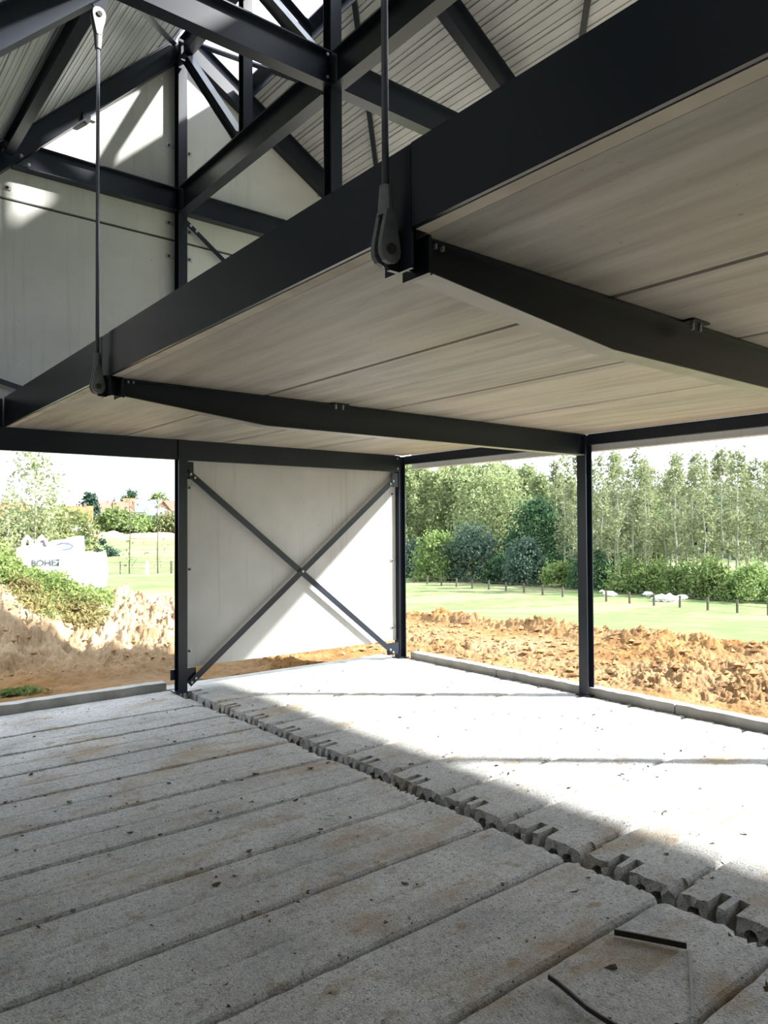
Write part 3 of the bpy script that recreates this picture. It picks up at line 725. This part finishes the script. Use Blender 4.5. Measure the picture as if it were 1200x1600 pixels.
strap([(2.072, 1.677, .016), (2.075, 1.64, .011), (2.066, 1.58, .007), (2.048, 1.50, .006), (2.045, 1.43, .006), (2.05, 1.36, .005), (2.03, 1.28, .005)], [.016]*7, 'curved dark metal strip at the bottom edge, lower right of the floor')
def crumbs():
    mb = MB(); r_ = np.random.default_rng(5)
    for i in range(900):
        y = r_.uniform(.9, 6.8); x = r_.uniform(.2, 5.7)
        if i % 3 == 0:
            y = LJ[int(r_.integers(1, 12))]+r_.normal(0, .03)
        if GX0-.04 < x < GX1+.14: continue
        s = .004+.010*r_.random()**3
        ps = [(x+s*r_.normal()*.9, y+s*r_.normal()*.9, r_.uniform(-.001, s*1.1)) for _ in range(6)]
        mb.add(ps, [(0, 1, 2), (0, 2, 3), (0, 3, 4), (0, 4, 1), (5, 2, 1), (5, 3, 2), (5, 4, 3), (5, 1, 4)])
    o = mb.build('soil_crumbs', plain('crumb_soil', (.11, .085, .06), .95, 0, .1, .4, 3))
    tag(o, 'dark crumbs of soil and grit scattered over the floor planks', 'grit', kind='stuff')
crumbs()

# ------------------------------------------------------------------ plants
def gz(x, y): return float(ground_z(np.array([x]), np.array([y]), False)[0])
def leaves(points, size, seed, name, m, parent, stretch=1.0, droop=0.0):
    r_ = np.random.default_rng(seed); n = len(points)
    a = r_.normal(size=(n, 3)); a[:, 2] -= droop; a /= np.linalg.norm(a, axis=1, keepdims=True)
    b = r_.normal(size=(n, 3)); b -= a*(a*b).sum(1, keepdims=True); b /= np.linalg.norm(b, axis=1, keepdims=True)
    sz = size*(.6+.8*r_.random((n, 1)))
    P = np.asarray(points)
    v = np.stack([P-a*sz*stretch, P-b*sz*.55, P+a*sz*stretch, P+b*sz*.55], 1).reshape(-1, 3)
    me = bpy.data.meshes.new(name)
    me.vertices.add(len(v)); me.vertices.foreach_set('co', v.ravel())
    me.loops.add(4*n); me.loops.foreach_set('vertex_index', np.arange(4*n))
    me.polygons.add(n); me.polygons.foreach_set('loop_start', np.arange(0, 4*n, 4)); me.polygons.foreach_set('loop_total', np.full(n, 4))
    me.update(); return link(name, me, m, parent)
def branchy(mb, h, r0, seed, nb, spread, z0, up=.8, lean=0.0):
    r_ = np.random.default_rng(seed); ends = []
    pts = [(lean*h*k/6+.005*h*r_.normal()*(k > 0), .005*h*r_.normal()*(k > 0), h*k/6) for k in range(7)]
    mb.tube(pts, [r0*(1-.9*k/6) for k in range(7)], 6)
    for i in range(nb):
        z = z0+(h*.96-z0)*(i+.5)/nb; k = min(5, int(z/h*6)); f_ = z/h*6-k
        p = Vector(pts[k]).lerp(Vector(pts[k+1]), f_); a = r_.uniform(0, 6.283)
        L = spread*(1-.65*(z-z0)/(h-z0))*(.7+.6*r_.random())
        q = p+Vector((math.cos(a)*L, math.sin(a)*L, L*up)); mb.tube([p, p.lerp(q, .5)+Vector((0, 0, -.06*L)), q], [r0*.3*(1-.6*z/h), r0*.2*(1-.6*z/h), r0*.06], 4)
        ends.append((p, q))
    return pts, ends
def tree(name, label, cat, h, wd, n, leaf, size, seed, bark, z0=.15, shape='poplar', r0=None, trunk_to=.95, clump=70, group=None):
    t = thing(name, label, cat, (0, 0, 0), group); r_ = np.random.default_rng(seed)
    mb = MB(); r0 = r0 or h*.012
    pts, ends = branchy(mb, h*trunk_to, r0, seed, 14 if shape != 'bush' else 8, wd*.42, h*z0)
    mb.build('trunk', bark, t)
    nc = max(8, n//clump); P = []
    for i in range(nc):
        u = r_.random()
        if shape == 'poplar':   z = z0+(1-z0)*u; rad = wd/2*math.sin(math.pi*min(1, .12+.80*u**.85))**.7
        elif shape == 'round':  z = z0+(1-z0)*u; rad = wd/2*math.sqrt(max(.02, 1-(2*u-1.0)**2))
        elif shape == 'cone':   z = z0+(1-z0)*u; rad = wd/2*(1-u)**.8
        else:                   z = z0+(1-z0)*u**1.1; rad = wd/2*math.sqrt(max(.03, 1-u**2.2))
        a = r_.uniform(0, 6.283); rr = rad*math.sqrt(r_.uniform(.25, 1)); cpt = np.array([rr*math.cos(a), rr*math.sin(a), z*h])
        s = np.array([wd*.13, wd*.13, wd*.13*(1.5 if shape == 'poplar' else .9)])
        P.append(cpt+r_.normal(size=(clump, 3))*s*.75)
    P = np.concatenate(P); P = P[P[:, 2] > .05*h*min(1, z0*3)]
    leaves(P, size, seed+1, 'foliage', leaf, t)
    return t
def put(proto, x, y, first, rz=None, sc=1.0, label=None, group=None, sink=.05):
    z = gz(x, y)-sink; rz = random.uniform(0, 6.28) if rz is None else rz
    if first:
        proto.location = (x, y, z); proto.rotation_euler = (0, 0, rz); proto.scale = (sc, sc, sc)
        if label: proto['label'] = label
        if group: proto['group'] = group
        return proto
    return copy_tree(proto, (x, y, z), rz, sc, label, group)
class Kind:
    def __init__(s, *a, **k): s.p = tree(*a, **k); s.used = False
    def put(s, x, y, **k):
        o = put(s.p, x, y, not s.used, **k); s.used = True; return o
def polar(b, r): return r*math.cos(math.radians(b)), r*math.sin(math.radians(b))

POPL = 'tall pale-green poplar in the dense stand behind the fenced pasture'
dense = [Kind('poplar_tree', POPL, 'tree', 13.0, 3.1, 2600, MPOP, .20, 40+i, MBARK, .16, 'poplar', .12) for i in range(3)]
THIN = 'slender poplar with thin pale trunk and sparse leaves, beyond the freestanding column'
thin = [Kind('poplar_tree', THIN, 'tree', 11.5, 1.7, 820, MPALE, .15, 60+i, MBARKP, .26, 'poplar', .10, .98, 20) for i in range(3)]
rr = random.Random(3)
G1, G2 = 'poplars in the dense stand', 'slender poplars along the pasture'
# dense stand seen between corner column and freestanding column
for row, (rng_, off) in enumerate(((93, 0), (97, 1.1), (101, .3), (105, 1.4), (109, .7), (113, .1))):
    b = 37.0+off
    while b < 51.5:
        rad = rng_+rr.uniform(-.5, .5); x, y = polar(b, rad)
        hgt = np.interp(b, [37, 38.5, 40.5, 43, 48, 51], [.78, .83, .93, .98, .985, .975])*rr.uniform(.93, 1.05)*(.55*rad+.45*93)/88
        dense[rr.randrange(3)].put(x, y, sc=hgt, label=POPL, group=G1)
        b += rr.uniform(1.95, 2.3)
# slender ones right of the freestanding column
b = 21.5
while b < 36.6:
    for q, rad0 in enumerate((66, 69.5, 73, 76.5, 80, 84)):
        rad = rad0+rr.uniform(-.5, .5); x, y = polar(b+q*.83 % 2.1+rr.uniform(-.2, .2), rad)
        thin[rr.randrange(3)].put(x, y, sc=rr.uniform(.88, 1.13)*rad/71*(1.0 if rad0 < 71 else .94), label=THIN, group=G2)
    b += 2.05
# dark trees and shrubs in front of the poplars
def single(name, label, cat, b, r, h, wd, n, leaf, size, seed, bark=MBARKD, z0=.03, shape='bush', **k):
    x, y = polar(b, r); t = tree(name, label, cat, h, wd, n, leaf, size, seed, bark, z0, shape, **k); return put(t, x, y, True)
single('broadleaf_tree', 'broad light-green tree in front of the dense poplars, between the two right columns', 'tree', 42.9, 87, 11.6, 8.5, 9000, MPOP, .20, 81, z0=.10, shape='round')
single('shrub', 'greyish shrub beside the corner column beyond the pasture fence', 'shrub', 48.9, 83, 3.6, 4.0, 3000, MBLU, .18, 82)
single('shrub', 'rounded green shrub beyond the fence, second from the corner column', 'shrub', 47.0, 78, 4.6, 5.2, 4500, MBUSH, .18, 83)
single('shrub', 'dark blue-green domed shrub beyond the fence, in the middle of the hedge', 'shrub', 44.4, 77, 5.3, 5.6, 5200, MBLU, .17, 84)
single('broadleaf_tree', 'large dark-green tree beyond the fence just left of the freestanding column', 'tree', 39.5, 79, 7.9, 6.8, 7500, MDKG, .19, 85)
single('shrub', 'blue-green shrub in front of the large dark-green tree', 'shrub', 40.5, 72, 4.0, 4.2, 4200, MBLU, .16, 86)
single('shrub', 'low dark shrub at the foot of the large dark-green tree, left side', 'shrub', 42.2, 74, 2.4, 3.4, 2600, MDKG, .16, 87)
single('shrub', 'low yellow-green shrub between dark tree and freestanding column', 'shrub', 37.9, 70, 2.0, 3.2, 2200, MBUSH, .15, 88)
single('shrub', 'low dark shrub right behind the freestanding column', 'shrub', 35.6, 68, 3.4, 3.6, 3000, MDKG, .16, 89)
single('shrub', 'yellow-green bush beyond the sheep, first right of the freestanding column', 'shrub', 32.8, 65, 2.5, 4.2, 3200, MBUSH, .14, 90)
single('shrub', 'yellow-green bush beyond the sheep, second right of the freestanding column', 'shrub', 31.0, 64, 2.3, 3.8, 2800, MBUSH, .14, 91)
single('shrub', 'round yellow-green bush beyond the sheep, third right of the freestanding column', 'shrub', 29.0, 62, 2.6, 3.8, 3000, MBUSH, .14, 92)
single('shrub', 'large rounded bush beyond the pasture posts, fourth right of the freestanding column', 'shrub', 27.2, 61, 2.7, 3.6, 3000, MBUSH, .14, 93)
single('shrub', 'green bush near the right picture edge beyond the pasture', 'shrub', 24.9, 60, 2.4, 4.0, 3000, MBUSH, .14, 94)
single('broadleaf_tree', 'dark thick-trunked tree among the slender poplars at the right', 'tree', 27.7, 89, 9.8, 3.6, 3500, MDKG, .17, 95, z0=.25, shape='round')
single('broadleaf_tree', 'bright green tree behind the slender poplars', 'tree', 31.2, 90, 9.6, 4.6, 4200, MBUSH, .19, 96, z0=.1, shape='round')
single('broadleaf_tree', 'dark tree low among the slender poplars, right of the freestanding column', 'tree', 33.4, 89, 6.6, 3.4, 3200, MDKG, .17, 97, z0=.06, shape='round')
# distant wooded hillside: nobody could count its trees
def hillside():
    P = []; r_ = np.random.default_rng(77)
    for i in range(1000):
        b = r_.uniform(18, 55); rad = r_.uniform(125, 400); x, y = polar(b, rad); z = gz(x, y)
        c = np.array([x, y, z+2.4]); P.append(c+r_.normal(size=(40, 3))*np.array([2.2, 2.2, 1.9]))
    o = leaves(np.concatenate(P), .75, 78, 'hillside_wood', leaf_mat('hazy_leaves', (.085, .11, .07), (.135, .16, .105)), None)
    tag(o, 'pale distant wood covering the hillside behind the poplars', 'wood', kind='stuff')
hillside()
# left side: young trees by the fence, willows, birch
single('young_tree', 'tall loose-leaved young tree against the sky behind the white bags', 'tree', 76.6, 50.5, 7.7, 3.2, 1500, MPALE, .14, 101, MBARK, .28, 'poplar', clump=12)
single('young_tree', 'bare slim sapling with few side twigs, behind the far left fence', 'tree', 70.3, 52.5, 5.6, 1.9, 150, MPALE, .09, 102, MBARKD, .12, 'poplar', r0=.055, clump=6)
single('young_tree', 'bare slim sapling nearest the gable column, behind the far left fence', 'tree', 68.3, 52.0, 5.6, 1.9, 150, MPALE, .09, 103, MBARKD, .12, 'poplar', r0=.055, clump=6)
single('young_tree', 'pale slim young tree at the left picture edge', 'tree', 78.25, 48, 5.0, 1.5, 500, MPALE, .11, 104, MBARK, .3, 'poplar', r0=.06, clump=12)
for lab, b, r, h, wd, lf in (('yellow-green willow bush behind the tall young tree, left part', 77.3, 63, 4.4, 4.6, MWIL), ('yellow-green willow bush behind the tall young tree, right part', 75.8, 66, 5.3, 4.0, MWIL),
                             ('yellow-green willow bush between the young tree and the orange-roofed house', 74.4, 70, 4.6, 4.2, MWIL), ('grey-green bush at the far left behind the pale slim tree', 78.8, 66, 3.8, 4.4, MPALE),
                             ('dull green tree top left of the orange-roofed house', 74.3, 92, 6.6, 4.0, MBUSH)):
    single('willow_bush', lab, 'bush', b, r, h, wd, 3000, lf, .15, int(b*10), MBARK, .04, 'round')
single('conifer', 'dark conifer beside the orange-roofed house', 'tree', 73.0, 235, 10.5, 7.5, 3800, MCON, .5, 111, MBARKD, .03, 'cone')
single('broadleaf_tree', 'round green tree right of the orange-roofed house', 'tree', 71.25, 204, 5.6, 8.5, 3600, MBUSH, .5, 112, shape='round')
single('shrub', 'small dark shrub alone in the field beyond the white bags', 'shrub', 71.9, 97, 2.0, 2.8, 500, MCON, .2, 113)
for lab, b, r, h, wd, lf in (('wide green tree in front of the village, behind the left bare sapling', 69.5, 202, 3.8, 9, MBUSH), ('green tree in front of the village, behind the right bare sapling', 67.6, 203, 4.4, 8, MWIL),
                             ('green tree between the two bare saplings, in front of the village', 68.6, 214, 3.8, 7, MBLU), ('dark rounded tree standing up over the village roofs', 70.25, 345, 12, 8, MDKG), ('dull green tree over the village roofs near the gable column', 68.2, 345, 11, 9, MBUSH)):
    single('broadleaf_tree', lab, 'tree', b, r, h, wd, 2600, lf, .5, int(r+b), shape='round')
# mound vegetation
def weeds():
    r_ = np.random.default_rng(9); P = []
    for i in range(1000):
        u = r_.random(); az = 79.6-u*7.6+r_.normal()*.25
        rad = 11.9+r_.normal()*.45+(.2 if u > .6 else 0)
        x, y = polar(az, rad); z = float(ground_z(np.array([x]), np.array([y]))[0])
        n = 18; hh = r_.uniform(.05, .17)*(1.9 if u < .16 else 1)
        P.append(np.stack([x+r_.normal(size=n)*.07, y+r_.normal(size=n)*.07, z+hh*r_.random(n)], -1))
    o = leaves(np.concatenate(P), .024, 10, 'weeds', MWEED, None, 1.5); tag(o, 'bright green weeds along the crest of the soil mound at the left', 'weeds', kind='stuff')
    P = []
    for i in range(330):
        u = r_.random(); az = 78.0-u*5.5+r_.normal()*.25; rad = 11.05+r_.normal()*.22
        x, y = polar(az, rad); z = float(ground_z(np.array([x]), np.array([y]))[0]); n = 12
        P.append(np.stack([x+r_.normal(size=n)*.06, y+r_.normal(size=n)*.06, z+.12*r_.random(n)], -1))
    o = leaves(np.concatenate(P), .022, 11, 'dry_grass', leaf_mat('dry_grass_blades', (.16, .14, .06), (.27, .24, .11)), None, 1.8); tag(o, 'straggly dry grass hanging down the face of the soil mound', 'grass', kind='stuff')
    P = []
    for i in range(70):
        x, y = 1.75+r_.normal()*.10, 8.0+r_.normal()*.07; z = float(ground_z(np.array([x]), np.array([y]))[0]); n = 8
        P.append(np.stack([x+r_.normal(size=n)*.02, y+r_.normal(size=n)*.02, z+.05*r_.random(n)], -1))
    o = leaves(np.concatenate(P), .018, 12, 'grass_tuft', MWEED, None, 2.2); tag(o, 'small green grass tuft on the soil at the far left behind the curb', 'grass', kind='stuff')
weeds()
def clods():
    r_ = np.random.default_rng(15); mb = MB()
    n = 0
    while n < 2600:
        right = r_.random() < .68
        az = r_.uniform(22, 53) if right else r_.uniform(53, 80)
        rad = r_.uniform(8.2, 15.5) if right else r_.uniform(9.0, 13.4); x, y = polar(az, rad)
        if x < 6.4 and y < 7.7: continue
        if rad > float(edge_r(np.array([az]))[0]): continue
        z = float(ground_z(np.array([x]), np.array([y]))[0]); s = (.012 if right else .008)+(.05 if right else .028)*r_.random()**3.2; n += 1
        d = r_.normal(size=(8, 3)); d /= np.linalg.norm(d, axis=1, keepdims=True)
        base = np.array([(1,0,0),(-1,0,0),(0,1,0),(0,-1,0),(0,0,1),(0,0,-1)])*1.0
        jit = base*(s*(.7+.6*r_.random((6, 1))))+d[:6]*s*.25
        mb.add([(x+a, y+b, z+c*.8+s*.3) for a, b, c in jit], [(0,2,4),(2,1,4),(1,3,4),(3,0,4),(2,0,5),(1,2,5),(3,1,5),(0,3,5)])
    o = mb.build('soil_clods', plain('clod_soil', (.29, .175, .085), .95, 0, .1, .35, 2)); tag(o, 'loose ochre clods of turned soil around the building', 'soil', kind='stuff')
clods()

# ------------------------------------------------------------------ white bags on the grass
def bag(name, label, x, y, w_, d_, h_, rz, seed, tilt=0.0, ears=0, letters=False, loop=False):
    t = thing(name, label, 'bulk bag', (x, y, 0)); z = gz(x, y)-.03
    bm = bmesh.new(); bmesh.ops.create_cube(bm, size=1); bmesh.ops.subdivide_edges(bm, edges=bm.edges[:], cuts=9, use_grid_fill=True)
    R_ = Matrix.Rotation(rz, 3, 'Z')
    for v in bm.verts:
        p = v.co.copy(); bul = 1+.05*math.cos(p.z*math.pi)+.02*math.sin(7*p.x+seed)*math.cos(5*p.z)
        q = Vector((p.x*w_*bul, p.y*d_*bul, (p.z+.5)*h_))
        if p.z > .3: q.z += tilt*p.x*(p.z-.3)/.2+.03*math.sin(9*p.x+seed)*math.cos(6*p.y)
        v.co = R_ @ q+Vector((x, y, z))
    bmesh.ops.bevel(bm, geom=[], offset=0)
    o = bm_obj('bag_body', bm, MWHITE, t)
    loc = lambda a, b, c: tuple(R_ @ Vector((a, b, c))+Vector((x, y, z)))
    for k in range(ears):
        a = -.28*w_+k*.34*w_
        pts = [loc(a-.075, -.05, h_*.97), loc(a-.08, -.05, h_+.14), loc(a, -.05, h_+.24), loc(a+.08, -.05, h_+.14), loc(a+.075, -.05, h_*.97)]
        MB().tube(pts, [.04, .05, .055, .05, .04], 8).build('bag_spout', MWHITE, t)
    if ears:
        MB().tube([loc(.10*w_, -.14, h_+.16), loc(.13*w_, -.15, h_+.06), loc(.20*w_, -.15, h_-.03)], [.028, .045, .02], 8).build('spout_lining', MPURPLE, t)
    if loop:
        f_ = -.5*d_*1.06-.03
        pts = [loc(-.02, f_, h_-.09), loc(.10, f_-.03, h_-.05), loc(.24, f_-.04, h_-.06), loc(.34, f_-.05, h_-.12), loc(.26, f_-.05, h_-.19), loc(.08, f_-.03, h_-.21)]
        MB().tube(pts, [.016, .03, .032, .034, .032, .02], 6).build('lifting_loop', MBLUE, t)
    if letters:
        for txt, sz, a, c, col in (('BOHEZ', .155, .19*w_, .57*h_, MINK), ('AAA', .12, .14*w_, .78*h_, plain('faded_print', (.55, .57, .62), .7))):
            cu = bpy.data.curves.new('t', 'FONT'); cu.body = txt; cu.size = sz*1.25; cu.extrude = .004; cu.align_x = 'CENTER'
            if txt == 'BOHEZ': cu.offset = .004
            ob = bpy.data.objects.new('t', cu); C.objects.link(ob)
            me = bpy.data.meshes.new_from_object(ob.evaluated_get(bpy.context.evaluated_depsgraph_get())); bpy.data.objects.remove(ob); bpy.data.curves.remove(cu)
            for v in me.vertices: v.co = Vector(loc(a+v.co.x, -d_/2*1.075-.006-v.co.z, c+v.co.y))
            link('printed_lettering', me, col, t)
    return t
FACE = math.radians(-16)
bag('bulk_bag', 'white bulk bag with dark lettering and two tied spouts, behind the mound', 4.40, 18.08, .86, .85, .95, FACE, 1.3, .0, 2, True)
bag('bulk_bag', 'white bulk bag with blue-grey lifting loop and sloping top, behind the lettered one', 4.98, 18.75, 1.15, .85, 1.10, FACE, 2.1, .22, 0, False, True)
bag('bulk_bag', 'plain white bulk bag at the right of the group, beside the grass', 5.28, 17.75, .98, .80, .80, FACE, 3.7, .0)

# ------------------------------------------------------------------ fences
PX = [(48.9, 56.15), (48.81, 54.02), (48.23, 51.38), (48.28, 49.39), (47.86, 46.94), (48.02, 45.05), (47.72, 42.78), (47.97, 41.0), (47.33, 38.51), (46.83, 36.13), (46.43, 33.86), (46.12, 31.7), (46.26, 29.88), (45.72, 27.66), (45.65, 25.74), (45.33, 23.68), (44.8, 21.55), (44.38, 19.54)]
ORD2 = ORD+['seventeenth', 'eighteenth']
def post(x, y, h, r, label, m, group):
    z = gz(x, y); mb = MB(); mb.tube([(x, y, z-.2), (x, y, z+h*.5), (x+random.uniform(-.02, .02), y, z+h)], [r, r*.97, r*.9], 8)
    return tag(mb.build('fence_post', m), label, 'fence post', group)
for i, (x, y) in enumerate(PX):
    post(x, y, .80, .085, 'dark wooden pasture fence post, %s counted from the corner column' % ORD2[i], MPOST, 'pasture fence posts')
for hh, wd in ((.72, 'upper'), (.45, 'lower')):
    mb = MB(); pts = [(x, y, gz(x, y)+hh) for x, y in PX]; mb.tube(pts, .012, 5)
    tag(mb.build('fence_wire', MPOST), '%s wire strung along the dark pasture fence posts' % wd, 'fence wire', 'pasture fence wires')
LF = [(17.35, 50.2, 'thin', .045, MPOST), (18.0, 47.06, 'white', .11, MWHITE), (19.65, 47.05, 'dark', .09, MPOST)]
for x, y, k, r, m in LF:
    post(x, y, .85, r, {'thin': 'thin post of the far left fence, beside the left bare sapling', 'white': 'thick white post of the far left fence', 'dark': 'dark post of the far left fence, next to the gable column'}[k], m, 'posts of the far left fence')
for hh, wd in ((.78, 'upper'), (.40, 'lower')):
    mb = MB(); pts = [(x, y, gz(x, y)+hh) for x, y in [(9.5, 52.6), (13.5, 51.5)]+[(a, b) for a, b, *_ in LF]+[(23, 46)]]; mb.tube(pts, .012, 5)
    tag(mb.build('fence_wire', MPOST), '%s wire of the far left fence' % wd, 'fence wire', 'wires of the far left fence')

# ------------------------------------------------------------------ sheep
def sheep(x, y, rz, label, s=1.0, dark=False):
    t = thing('sheep', label, 'sheep', (0, 0, 0), 'sheep in the pasture')
    bm = bmesh.new(); bmesh.ops.create_uvsphere(bm, u_segments=18, v_segments=12, radius=1)
    for v in bm.verts:
        p = v.co; k = 1+.05*math.sin(9*p.x+3*p.y)*math.cos(8*p.z)
        v.co = Vector((p.x*.52*k, p.y*.27*k, .20+max(p.z*.25, -.19)*k+.03*p.x))
    bm_obj('fleece', bm, MWOOL, t)
    hm = MFACE if dark else MWOOL
    MB().tube([(.40, 0, .30), (.54, 0, .41), (.62, 0, .45), (.74, 0, .38), (.80, 0, .34)], [.12, .10, .095, .065, .04], 10).build('head', hm, t, True)
    for s_ in (-1, 1): MB().tube([(.60, s_*.07, .47), (.58, s_*.17, .45)], [.035, .012], 6).build('ear', hm, t)
    for a, b, l in ((.30, .20, .22), (.30, -.20, .22), (-.32, .22, .2), (-.32, -.22, .2)):
        MB().tube([(a, b, .09), (a+l*.6, b*1.1, .05), (a+l, b*1.05, .03)], [.05, .035, .03], 6).build('leg', hm, t)
    MB().tube([(-.50, 0, .25), (-.57, 0, .16), (-.57, 0, .08)], [.04, .035, .02], 6).build('tail', MWOOL, t)
    t.location = (x, y, gz(x, y)-.01); t.rotation_euler = (0, 0, rz); t.scale = (s, s, s)
for x, y, rz, lab, s, dk in ((50.1, 34.1, 2.3, 'white sheep lying in the pasture, leftmost and nearest the freestanding column', 1.0, False), (55.0, 35.3, -.9, 'white sheep lying in the pasture, second from the left', .9, False),
                             (55.8, 34.4, -.6, 'white sheep lying in the pasture, third from the left', 1.0, False), (52.4, 32.2, 2.4, 'white dark-faced sheep lying in the pasture just in front of the third one', .9, True),
                             (49.6, 29.5, -.8, 'white sheep lying flat in the middle of the flock, left of a pair', 1.1, False), (49.6, 28.6, 2.2, 'white sheep lying flat in the middle of the flock, right of a pair', 1.1, False),
                             (55.2, 31.3, -.8, 'white sheep lying farthest back at the right end of the flock', .95, False), (51.7, 29.0, -.7, 'white dark-faced sheep lying nearest at the right end of the flock', .9, True)):
    sheep(x, y, rz, lab, s, dk)

# ------------------------------------------------------------------ village
def house(label, x, y, w_, d_, h_, rh, rz, roof, wall=MWALLW, group=None, chim=True):
    t = thing('house', label, 'house', (0, 0, 0), group)
    MB().box((-w_/2, -d_/2, -2), (w_/2, d_/2, h_)).add([(-w_/2, -d_/2, h_), (-w_/2, d_/2, h_), (-w_/2, 0, h_+rh*.93), (w_/2, -d_/2, h_), (w_/2, d_/2, h_), (w_/2, 0, h_+rh*.93)], [(0, 1, 2), (3, 5, 4)]).build('walls', wall, t)
    o = .35; mb = MB()
    for s in (-1, 1):
        yo = s*(d_/2+o); zo = h_-o*rh/(d_/2)
        mb.add([(-w_/2-o, yo, zo), (w_/2+o, yo, zo), (w_/2+o, 0, h_+rh), (-w_/2-o, 0, h_+rh), (-w_/2-o, yo, zo+.2), (w_/2+o, yo, zo+.2), (w_/2+o, 0, h_+rh+.2), (-w_/2-o, 0, h_+rh+.2)],
               [(0,1,2,3),(7,6,5,4),(0,4,5,1),(1,5,6,2),(2,6,7,3),(3,7,4,0)])
    mb.build('roof', roof, t)
    for k in range(max(2, int(w_/3.2))):
        a = -w_/2+w_*(k+.5)/max(2, int(w_/3.2))
        f_ = MB().box((a-.55, -d_/2-.05, h_*.35), (a+.55, -d_/2+.02, h_*.75)).build('window', MWHITE, t)
        MB().box((a-.45, -d_/2-.07, h_*.39), (a+.45, -d_/2-.05, h_*.71)).build('pane', MGLASS, f_)
    for s in (-1, 1): MB().box((s*w_/2-.06, -.6, h_*.45), (s*w_/2+.06, .6, h_*.85)).build('window', MGLASS, t)
    if chim: MB().box((w_*.22-.35, -.35, h_+rh*.6), (w_*.22+.35, .35, h_+rh+.9)).build('chimney', MWALLB, t)
    t.location = (x, y, gz(x, y)); t.rotation_euler = (0, 0, rz)
A0 = math.radians(-18)
house('white house with steep orange roof beside the dark conifer, nearest of the village', 61.3, 209.5, 6.2, 6.0, 3.6, 3.6, A0, MROOFO)
for b, r, w_, h_, rh, roof, wall, rz, lab in (
    (72.15, 300, 8, 4.5, 3.5, MROOFB, MWALLW, .1, 'white house with brown roof just right of the conifer top'), (71.35, 312, 6, 4.6, 4.4, MROOFG, MWALLW, 1.5, 'white gabled house facing the building site, middle of the village'),
    (70.75, 300, 6.6, 4.6, 3.6, MROOFB, MWALLB, 0, 'brick house with reddish roof left of the left bare sapling'), (70.05, 312, 7, 5.2, 4.2, MROOFO, MWALLB, 0, 'house with bright orange roof behind the left bare sapling'),
    (69.2, 300, 7.5, 4.6, 4.4, MROOFG, MWALLW, 0, 'house with steep grey slate roof right of the left bare sapling'), (68.55, 286, 6.5, 3.4, 2.6, MROOFG, MWALLW, 0, 'low white house between the two bare saplings'),
    (67.95, 300, 6.4, 4.6, 3.8, MROOFO, MWALLB, 1.57, 'orange-roofed house behind the right bare sapling'), (67.1, 314, 8, 4.8, 3.8, MROOFB, MWALLW, 0, 'brown-roofed white house next to the gable column'),
    (71.5, 262, 9, 2.6, 2.0, MROOFB, MWALLW, 0, 'long low white house under the village roofs'), (78.3, 262, 11, 4.2, 3.6, MROOFO, MWALLW, 0, 'orange-roofed house half hidden by bushes at the far left'),
    (76.9, 205, 5, 2.4, 2.4, MROOFO, MWALLB, .4, 'small orange-roofed shed glimpsed behind the tall young tree'), (79.0, 300, 9, 4.6, 4, MROOFG, MWALLW, .3, 'grey-roofed house at the far left picture edge')):
    x, y = polar(b, r); house(lab, x, y, w_, 6.0, h_, rh, A0+rz, roof, wall)
x, y = polar(72.9, 178)
t = thing('site_cabin', 'small white and green site cabin in front of the orange-roofed house', 'cabin', (x, y, 0)); z = gz(x, y)
MB().box((x-1.3, y-.9, z-.3), (x+1.3, y+.9, z+1.0)).build('lower_walls', MGREEN, t)
MB().box((x-1.3, y-.9, z+1.0), (x+1.3, y+.9, z+2.1)).build('upper_walls', MWHITE, t)
MB().box((x-1.45, y-1.05, z+2.1), (x+1.45, y+1.05, z+2.25)).build('flat_roof', MROOFG, t)
for a in (-.55, .6): MB().box((x+a-.25, y-.94, z+1.3), (x+a+.25, y-.9, z+1.75)).build('window', MGLASS, t)
def spoil(label, b, r, w_, h_, seed):
    x, y = polar(b, r); z = gz(x, y); bm = bmesh.new(); bmesh.ops.create_uvsphere(bm, u_segments=32, v_segments=16, radius=1)
    for v in bm.verts:
        p = v.co; k = 1+.18*math.sin(5*p.x+seed)*math.cos(6*p.y+seed)
        v.co = Vector((x+p.x*w_*k, y+p.y*w_*.5, z+max(p.z, -.2)*h_*k))
    tag(bm_obj('spoil_heap', bm, plain('spoil_soil_%d' % seed, (.33, .22, .14), .95, 0, .1, .2, .5)), label, 'soil heap', 'spoil heaps by the village')
spoil('brown spoil heap right of the site cabin', 71.6, 176, 4.2, 1.7, 1)
spoil('pointed brown spoil heap left of the site cabin', 74.6, 178, 3.0, 2.0, 2)
spoil('long low brown spoil heap behind the bare saplings', 68.8, 182, 9.0, 1.2, 3)
